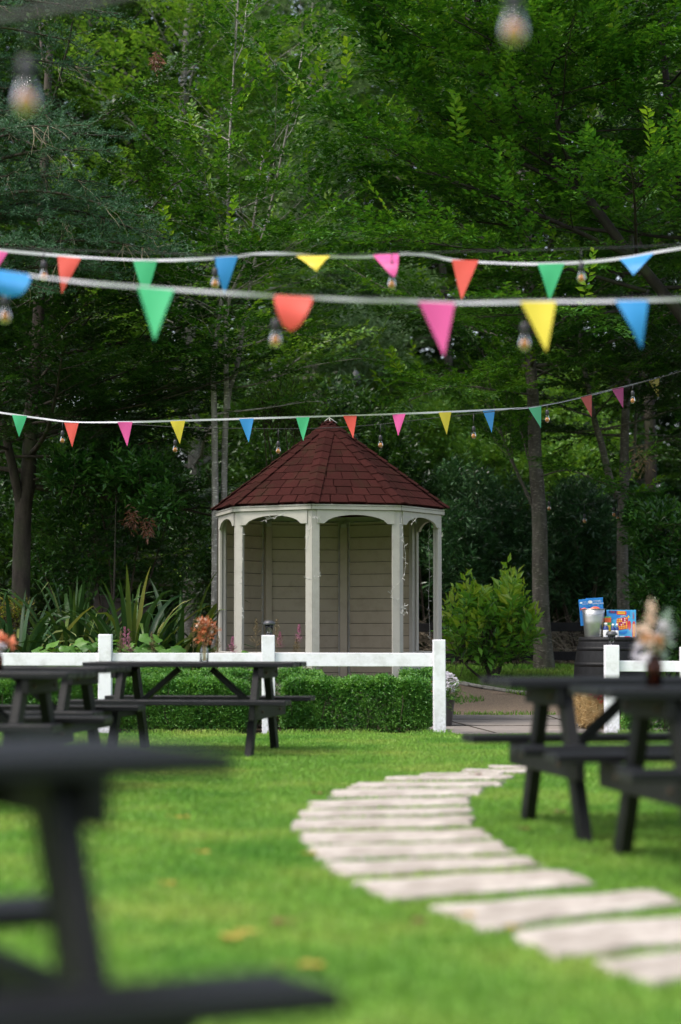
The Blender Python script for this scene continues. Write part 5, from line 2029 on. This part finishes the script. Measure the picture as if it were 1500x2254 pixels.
def text_mesh(body, size, material, loc, rot, parent, name, extr=.0006, sx=1.0):
    cu = bpy.data.curves.new(name, 'FONT')
    cu.body = body
    cu.size = size
    cu.extrude = extr
    cu.align_x = 'CENTER'
    cu.align_y = 'CENTER'
    tmp = bpy.data.objects.new(name, cu)
    COL.objects.link(tmp)
    dg = bpy.context.evaluated_depsgraph_get()
    me = bpy.data.meshes.new_from_object(tmp.evaluated_get(dg))
    bpy.data.objects.remove(tmp)
    me.materials.clear()
    o = link(name, me, material, parent)
    o.location = loc
    o.rotation_euler = rot
    o.scale = (sx, 1, 1)
    return o


FR = (math.pi / 2, 0, 0)


def bubble_pack(u, dy, w, h, z0, tilt, label, words):
    o = empty("bubble_toy_pack", (ux(u, BD + dy), BD + dy, TZ + z0))
    o.rotation_euler = (math.radians(4), math.radians(tilt), 0)
    MB().box((0, 0, h / 2), (w, .003, h), ch=.001).build("card", M['c_blue'], o)
    # plastic fish shaped toy at the foot of the card
    fm = MB()
    fm.lathe([(.001, -.5), (.12, -.42), (.2, -.2), (.24, 0), (.2, .25), (.1, .42), (.001, .5)], 12)
    vs = [(-.05 * 0 + p[2] * w * .62, p[1] * w * .35 - .012, p[0] * w * .62 + h * .63) for p in fm.v]
    fm.v = vs
    fm.add([(-w * .28, -.012, h * .63), (-w * .42, -.012, h * .73), (-w * .42, -.012, h * .55)], [(0, 1, 2), (2, 1, 0)])
    fm.build("orange_toy", M['c_orange'], o)
    dm = MB()
    for (a, b, r) in ((-.3, .75, .05), (-.05, .74, .03), (.2, .75, .045), (.33, .94, .03), (.15, .95, .025), (-.1, .78, .025), (.4, .72, .03)):
        q = [(a * w + r * w * math.cos(i * math.pi / 5), -.0024, b * h + r * w * math.sin(i * math.pi / 5)) for i in range(10)]
        dm.add(q, [tuple(range(10))])
    dm.build("bubble_print", M['c_sky'], o)
    em = MB()
    em.add([(-.25 * w + .14 * w * math.cos(i * math.pi / 7), -.0026, .87 * h + .095 * w * math.sin(i * math.pi / 7)) for i in range(14)], [tuple(range(14))])
    em.build("round_emblem", M['c_white'], o)
    text_mesh(words[0], w * .11, M['c_white'], (w * .16, -.003, h * .89), FR, o, "lettering")
    text_mesh(words[1], w * .11, M['c_white'], (w * .2, -.003, h * .81), FR, o, "lettering")
    return tag(o, label, "bubble toy", "bubble toy packs in the bucket")


bubble_pack(1311, .03, 38 * k_, 66 * k_, 25 * k_, -3, "larger blue bubble toy card with orange fish toy, standing upright in the bucket", ("MOTION", "BUBBLE GUN"))
bubble_pack(1288, .0, 20 * k_, 58 * k_, 30 * k_, -5, "narrower blue bubble toy card leaning at the left rim of the bucket", ("MOTION", "BUBBLE GUN"))

# game box
gw, gh, gd = 64 * k_, 64 * k_, .06
gb_ = toy("game_box", 1367, .04, "light blue children's game box with a red counter grid, standing on the barrel", "game box")
gb_.rotation_euler = (0, 0, R(-2))
MB().box((0, 0, gh / 2 + .001), (gw, gd, gh), ch=.002).build("box", M['c_sky'], gb_)
yf = -gd / 2 - .0005


def flat(poly, y, material, name, parent=gb_):
    m = MB()
    m.prism([(a * gw, b * gh) for a, b in poly], .0008, Matrix.Translation((0, y, 0)))
    return m.build(name, material, parent)


flat([(-.5, .62), (-.2, .70), (.0, .80), (.3, .78), (.3, .98), (-.5, .98)], yf - .0002, M['c_blue'], "dark_blue_print")
flat([(-.44, .89), (-.14, .88), (-.14, .98), (-.44, .99)], yf - .0012, M['c_navy'], "banner_end")
flat([(-.16, .84), (.16, .83), (.18, .90), (.15, .965), (-.16, .97)], yf - .0014, M['c_red'], "banner")
flat([(-.13, .87), (.13, .865), (.13, .95), (-.13, .955)], yf - .0024, M['c_yellow'], "banner_panel")
text_mesh("CONNECTING", gh * .07, M['c_red'], (0, yf - .0036, gh * .912), FR, gb_, "lettering", sx=.55)
text_mesh("GAME", gh * .065, M['c_white'], (.06 * gw, yf - .0024, gh * .80), FR, gb_, "lettering")
text_mesh("FUN", gh * .11, M['c_red'], (-.3 * gw, yf - .0036, gh * .935), FR, gb_, "lettering", sx=.6)
grid = flat([(-.16, .30), (.21, .36), (.23, .70), (.21, .765), (-.13, .72), (-.17, .66)], yf - .001, M['c_red'], "counter_grid")
dots = {0: MB(), 1: MB(), 2: MB()}
rs = random.Random(4)
for i in range(6):
    for j in range(6):
        u_, v_2 = (i + .6) / 6.2, (j + .6) / 6.2
        x = (-.16 + .37 * u_) * gw
        z = (.31 + .05 * u_ + (.39 + .01 * u_) * v_2) * gh
        r = .020 * gw
        c = 1 if (rs.random() < .45 or j < 2) else (2 if rs.random() < .35 else 0)
        dots[c].add([(x + r * math.cos(q * math.pi / 4), yf - .0022, z + 1.25 * r * math.sin(q * math.pi / 4)) for q in range(8)], [tuple(range(8))])
dots[0].build("white_counters", M['c_white'], grid)
dots[1].build("yellow_counters", M['c_yellow'], grid)
dots[2].build("blue_counters", M['c_navy'], grid)
flat([(.27 + .055 * math.cos(i * math.pi / 8), .48 + .165 * math.sin(i * math.pi / 8)) for i in range(16)], yf - .0012, M['c_red'], "red_disc")
flat([(.245 + .03 * math.cos(i * math.pi / 6), .77 + .045 * math.sin(i * math.pi / 6)) for i in range(12)], yf - .0012, M['c_yellow'], "yellow_disc")
flat([(-.15, .20), (.1, .17), (.2, .24), (.19, .30), (.05, .27), (-.1, .26)], yf - .0012, M['c_blue'], "blue_tray")
flat([(-.15, .02), (.1, .02), (.1, .11), (-.15, .11)], yf - .0012, M['c_white'], "white_label")
flat([(.1, .02), (.30, .02), (.30, .10), (.1, .10)], yf - .0014, M['c_red'], "red_label")
flat([(.36, .05), (.47, .05), (.48, .40), (.46, .60), (.40, .62), (.37, .52)], yf - .0012, M['c_red'], "side_banner")
flat([(.395, .10), (.445, .10), (.445, .52), (.40, .52)], yf - .0022, M['c_yellow'], "side_panel")
text_mesh("CONNECTING", gh * .055, M['c_red'], (.42 * gw, yf - .0032, gh * .31), (math.pi / 2, math.pi / 2, 0), gb_, "lettering", sx=.9)
text_mesh("GAME", gh * .085, M['c_red'], (.405 * gw, yf - .0022, gh * .81), (math.pi / 2, math.pi / 2, 0), gb_, "lettering")
text_mesh("PLAY", gh * .055, M['c_navy'], (-.03 * gw, yf - .0022, gh * .065), FR, gb_, "lettering")

# bubble mixture bottles and their small carton
cb_ = toy("small_carton", 1337, .0, "small colourful carton standing between the bucket and the game box", "carton")
MB().box((0, 0, 25 * k_), (15 * k_, .05, 50 * k_), ch=.002).build("box", M['c_green'], cb_)
MB().box((0, -.026, 42 * k_), (14 * k_, .002, 10 * k_), ch=0).build("top_print", M['c_orange'], cb_)
MB().box((0, -.026, 18 * k_), (12 * k_, .002, 26 * k_), ch=0).build("front_print", M['c_yellow'], cb_)
for i, (u, lb, rr2, hh) in enumerate(((1333, "largest bubble bottle, leftmost in front of the carton", 6.2, 36), (1349, "slim bubble bottle in the middle of the three", 4.3, 34), (1357.5, "slim bubble bottle right of the others, against the counter grid", 4.0, 34))):
    bt = toy("bubble_bottle", u, -.085, lb, "bubble bottle")
    bt["group"] = "bubble bottles on the barrel"
    r_, h_ = rr2 * k_, hh * k_
    MB().lathe([(r_, 0), (r_, h_ * .72), (r_ * .55, h_ * .80), (r_ * .5, h_ * .82), (.001, h_ * .82)], 14).build("bottle", M['c_navy'], bt)
    MB().lathe([(r_ * 1.02, h_ * .12), (r_ * 1.04, h_ * .13), (r_ * 1.04, h_ * .55), (r_ * 1.02, h_ * .56)], 14).build("label_band", M['c_white'], bt)
    MB().lathe([(r_ * .62, h_ * .82), (r_ * .62, h_ * .97), (r_ * .5, h_), (.001, h_)], 12).build("cap", M['c_white'], bt)

# straw bale with red flowers seen under the table
sbx, sby = ux(1310, 22.0), 22.0
bale = empty("straw_bale", (sbx, sby, gz(sbx, sby)))
rng = np.random.default_rng(91)
n = 2600
o_ = rng.uniform(-1, 1, (n, 3)) * np.array([.18, .17, .19]) + np.array([0, 0, .24])
V = leaves_on_twigs(o_, rng.normal(0, 1, (n, 3)) * np.array([1, .7, .6]), .06, 3, .085, .006, rng=rng, droop=0, jit=.6)
V[:, 2] = np.maximum(V[:, 2], .005)
leaf_mesh_obj("loose_straw", [(V, M['straw'])], bale)
MB().box((0, 0, .22), (.34, .32, .40), ch=.05).build("packed_straw", M['straw'], bale)
tag(bale, "pale straw bale behind the right picnic table", "straw bale")
rf = empty("red_flowers", (sbx + .03, sby - .20, .38))
o_ = rng.normal(0, 1, (60, 3)) * np.array([.05, .03, .03]) + np.array([0, 0, .0])
leaf_mesh_obj("blooms", [(leaves_on_twigs(o_, rng.normal(0, 1, (60, 3)) + np.array([0, 0, 1]), .03, 5, .045, .03, rng=rng, droop=0), M['c_red'])], rf)
tag(rf, "red flower heads tucked against the front of the straw bale", "flowers")


# ------------------------------------------------------------------ bunting
FC = {'g': ('f_green', 'green flag'), 'r': ('f_red', 'coral red flag'), 'p': ('f_pink', 'pink flag'), 'y': ('f_yellow', 'yellow flag'), 'b': ('f_blue', 'blue flag')}


def bunting(label, line, d_, flags, tape_w, seed):
    rs = random.Random(seed)
    dd = d_ if callable(d_) else (lambda u: d_)
    pts = [P(u, v, dd(u)) for u, v in line]
    base = Vector(pts[len(pts) // 2])
    root = empty("bunting", base)
    path = [Vector(p) for p in smooth_path(pts, 90)]
    m = MB()
    vs, fs = [], []
    for i, p in enumerate(path):
        tw = .35 * math.sin(i * .37 + seed) + .5 * math.sin(i * .11)
        up = Vector((0, math.sin(tw), math.cos(tw))) * tape_w / 2
        for q in (p + up + Vector((0, -.0008, 0)), p - up + Vector((0, -.0008, 0)), p - up + Vector((0, .0008, 0)), p + up + Vector((0, .0008, 0))):
            vs.append(q - base)
    for i in range(len(path) - 1):
        for k in range(4):
            k2 = (k + 1) % 4
            fs.append((i * 4 + k, i * 4 + k2, (i + 1) * 4 + k2, (i + 1) * 4 + k))
    m.add(vs, fs)
    m.build("tape", M['tape'], root)
    for (ul, vl, ur, vr, ut, vt, c, curl, *bl) in flags:
        bl = bl[0] if bl else 0.0
        A, B_, T = Vector(P(ul, vl, dd(ul) - .004)), Vector(P(ur, vr, dd(ur) - .004)), Vector(P(ut, vt, dd(ut) - .004 - curl * .12))
        n = 8
        V_, F_ = [], []
        idx = {}
        ph = rs.uniform(0, 6)
        for i in range(n + 1):
            t = i / n
            l, r = A.lerp(T, t), B_.lerp(T, t)
            if bl:
                # folded tip: the lower part turns back on itself and ends in a rounded fold
                hw = (B_ - A) * (.5 * bl * math.sqrt(max(0.0, t * (1 - t ** 4))))
                l, r = l - hw, r + hw
            cnt = n - i
            for j in range(cnt + 1):
                s = j / cnt if cnt else .5
                p = l.lerp(r, s)
                wv = (.018 + .02 * abs(curl)) * math.sin(s * (1 - t) * 4 + t * 3 + ph) * t + curl * .05 * math.sin(t * math.pi)
                idx[(i, j)] = len(V_)
                V_.append(p + Vector((0, -wv, 0)) - base)
        for i in range(n):
            for j in range(n - i):
                F_.append((idx[(i, j)], idx[(i + 1, j)], idx[(i, j + 1)]))
                if j < n - i - 1:
                    F_.append((idx[(i, j + 1)], idx[(i + 1, j)], idx[(i + 1, j + 1)]))
        f = MB()
        f.add(V_, F_, True)
        mt, lb = FC[c]
        o = f.build("flag", M[mt], root)
        o["label"] = lb
    return tag(root, label, "bunting", "bunting strung across the garden")


bunting("far string of small coloured bunting crossing in front of the red roof point", [(-60, 899), (0, 908), (90, 921), (165, 929), (280, 929), (400, 926), (560, 921), (727, 916), (880, 911), (1000, 906), (1100, 901), (1165, 897), (1240, 884), (1330, 862), (1420, 839), (1540, 800)], lambda u: 21.9 + 7.5 * sm((u - 900) / 900.0) ** 1.3 * 2, [
    (27, 913, 60, 916, 42, 962, 'g', 0), (141, 929, 174, 930, 160, 985, 'r', .1), (259, 929, 292, 929, 281, 983, 'p', 0), (375, 927, 408, 926, 396, 977, 'y', 0), (527, 922, 559, 921, 548, 974, 'b', 0.1), (652, 919, 682, 918, 668, 971, 'g', 0),
    (756, 915, 786, 914, 778, 965, 'r', 0), (864, 912, 893, 911, 877, 960, 'p', .1), (966, 908, 994, 907, 984, 957, 'y', 0), (1063, 904, 1090, 902, 1083, 953, 'b', 0), (1163, 897, 1192, 893, 1191, 943, 'g', .15), (1278, 874, 1303, 868, 1303, 918, 'r', .1), (1347, 856, 1373, 851, 1372, 899, 'p', 0), (1428, 838, 1452, 831, 1450, 875, 'y', 0)], .020, 1)
bunting("middle string of bunting, upper of the two blurred strings", [(-60, 545), (0, 551), (100, 560), (180, 566), (320, 573), (420, 571), (500, 566), (560, 560), (620, 558), (720, 565), (800, 566), (850, 562), (900, 558), (950, 563), (1000, 573), (1100, 579), (1180, 581), (1290, 577), (1380, 567), (1440, 556), (1560, 536)], 13.9, [
    (-30, 550, 18, 555, -4, 592, 'p', .1), (127, 564, 180, 567, 137, 648, 'r', .2), (293, 573, 347, 573, 320, 662, 'g', 0), (471, 567, 524, 564, 494, 650, 'b', .1), (650, 562, 728, 562, 697, 600, 'y', .9), (822, 561, 877, 559, 868, 612, 'p', .8, .2), (995, 572, 1054, 573, 1016, 662, 'r', .2), (1184, 581, 1243, 580, 1211, 662, 'g', .1), (1364, 571, 1440, 557, 1394, 607, 'b', .8)], .019, 2)
bunting("nearest string of bunting, lower of the two blurred strings", [(-80, 590), (0, 598), (100, 611), (200, 623), (340, 634), (500, 645), (620, 652), (700, 656), (800, 661), (900, 663), (1000, 667), (1100, 666), (1200, 664), (1350, 663), (1560, 657)], 10.0, [
    (-30, 590, 62, 604, 14, 652, 'b', .9, .8), (303, 631, 384, 638, 341, 750, 'g', .2), (607, 650, 687, 655, 640, 727, 'r', .6, .45), (922, 664, 1002, 667, 978, 785, 'p', .1), (1146, 664, 1224, 664, 1203, 775, 'y', .2), (1355, 662, 1427, 661, 1413, 768, 'b', .3)], .015, 3)


# ------------------------------------------------------------------ festoon bulbs
def festoon(label, line, d_, bulbs, seed, drop=None, r=.004):
    """bulbs: (u, v of the glass centre)"""
    pts = [P(u, v, d_) for u, v in line]
    base = Vector(pts[len(pts) // 2])
    root = empty("festoon_lights", base)
    path = [Vector(p) - base for p in smooth_path(pts, 60)]
    MB().tube(path, r, 6).build("cable", M['cable'], root)
    for (u, v) in bulbs:
        c = Vector(P(u, v, d_)) - base
        q = min(path, key=lambda p: abs(p.x - c.x))
        zc = c.z
        top = zc + .095
        sk = MB()
        sk.tube([(c.x, c.y, max(q.z, top)), (c.x, c.y, top)], .004, 6)
        sk.lathe([(.006, top + .004), (.016, top), (.019, top - .02), (.019, top - .052), (.017, top - .056)], 14, (c.x, c.y, 0))
        so = sk.build("bulb_socket", M['socket'], root)
        gm = MB()
        gm.lathe([(.013, zc + .040), (.017, zc + .03), (.025, zc + .008), (.028, zc - .010), (.025, zc - .026), (.014, zc - .038), (.001, zc - .041)], 16, (c.x, c.y, 0))
        gm.build("glass_bulb", M['glass'], so)
        fm = MB()
        for q_ in range(8):
            ca, sa = math.cos(q_ * math.pi / 4), math.sin(q_ * math.pi / 4)
            fm.tube([(c.x + ca * .004, c.y + sa * .004, zc + .012), (c.x + ca * .019, c.y + sa * .019, zc - .004), (c.x + ca * .014, c.y + sa * .014, zc - .030)], .0045, 5)
        fm.build("filament", M['filament'], so)
    return tag(root, label, "festoon lights", "festoon light strings across the garden")


festoon("nearest festoon cable crossing the top left with two large blurred bulbs", [(-120, 62), (0, 42), (120, 22), (300, -12), (700, -90), (1130, -165), (1600, -240)], 5.0, [(58, 214), (1131, 60)], 1, r=.012)
festoon("festoon cable running along the upper blurred bunting", [(-60, 545), (97, 549), (300, 556), (475, 561), (700, 562), (862, 558), (1100, 552), (1280, 548), (1400, 543), (1560, 536)], 13.8, [(97, 606), (474, 622), (863, 624), (1280, 610)], 2)
festoon("festoon cable running along the nearest bunting", [(-60, 592), (12, 602), (300, 630), (607, 650), (900, 658), (1155, 660), (1400, 655), (1560, 650)], 10.1, [(12, 694), (607, 746), (1155, 754)], 3)
festoon("far festoon cable sagging across the red roof", [(-60, 905), (60, 918), (138, 930), (240, 931), (385, 940), (520, 943), (640, 944), (740, 941), (837, 934), (940, 922), (1042, 911), (1205, 890), (1330, 862), (1440, 835), (1540, 805)], 22.3, [(138, 968), (386, 988), (613, 991), (838, 978), (1043, 958), (1205, 922), (1393, 880)], 4)
festoon("low festoon cable between the two grey trunks at the right", [(1195, 1085), (1240, 1105), (1290, 1110), (1330, 1100), (1380, 1085)], 30.0, [(1209, 1118), (1287, 1146), (1352, 1132), (1360, 1140)], 5)

# ------------------------------------------------------------------ fallen leaves on the lawn
FALL = [(512, 2083, 1.35, 'leaf_yellow', "large yellow fallen leaf on the open lawn"), (541, 2072, .9, 'leaf_yellow', "smaller yellow fallen leaf touching the large one"), (620, 2049, 1.4, 'leaf_brown', "long brown fallen leaf on the lawn"), (401, 1811, 1.0, 'leaf_yellow', "pale yellow fallen leaf on the grass behind the close table"),
        (373, 1962, .9, 'leaf_yellow', "yellow fallen leaf beside the close table leg"), (448, 1891, .8, 'leaf_yellow', "small tan fallen leaf in the middle of the left grass"), (700, 1757, 1.0, 'leaf_brown', "orange brown fallen leaf beside the seventh farthest stepping stone"), (684, 1894, .9, 'leaf_yellow', "yellow fallen leaf at the left end of a stepping stone"),
        (1028, 2033, .8, 'leaf_yellow', "yellow fallen leaf on the near curve of the stepping stones"), (1130, 2062, .9, 'leaf_yellow', "orange fallen leaf at the corner of the second nearest stepping stone"), (922, 2047, .9, 'leaf_brown', "tan fallen leaf on the grass left of the near stepping stones"), (680, 2147, 1.1, 'leaf_yellow', "orange yellow fallen leaf near the bottom edge of the lawn"),
        (1232, 1799, .9, 'leaf_brown', "brown fallen leaf under the right picnic table"), (1158, 1838, .8, 'leaf_brown', "small brown fallen leaf between the stepping stones and the right table"), (1052, 1715, .8, 'leaf_brown', "orange fallen leaf on the far stepping stones")]
for i, (u, v, s, mt, lb) in enumerate(FALL):
    g = ground_at(u, v)
    rng = np.random.default_rng(700 + i)
    a = rng.uniform(0, 2 * math.pi)
    m = MB()
    out = []
    for j in range(14):
        b = 2 * math.pi * j / 14
        r_ = .032 * s * (1 + .25 * math.cos(b * 5)) * (.75 if j % 2 else 1.05)
        out.append((r_ * math.cos(b) * 1.25, r_ * math.sin(b), .004 + .010 * (math.sin(b * 2 + i) ** 2)))
    m.add([(0, 0, .003)] + out, [(0, j + 1, (j + 1) % 14 + 1) for j in range(14)], True)
    m.tube([(.05 * s, 0, .01), (.09 * s, .01, .012)], .0015, 4)
    o = m.build("fallen_leaf", M[mt])
    o.location = (g.x, g.y, .026)
    o.rotation_euler = (0, 0, a)
    tag(o, lb, "fallen leaf", "fallen leaves on the lawn")
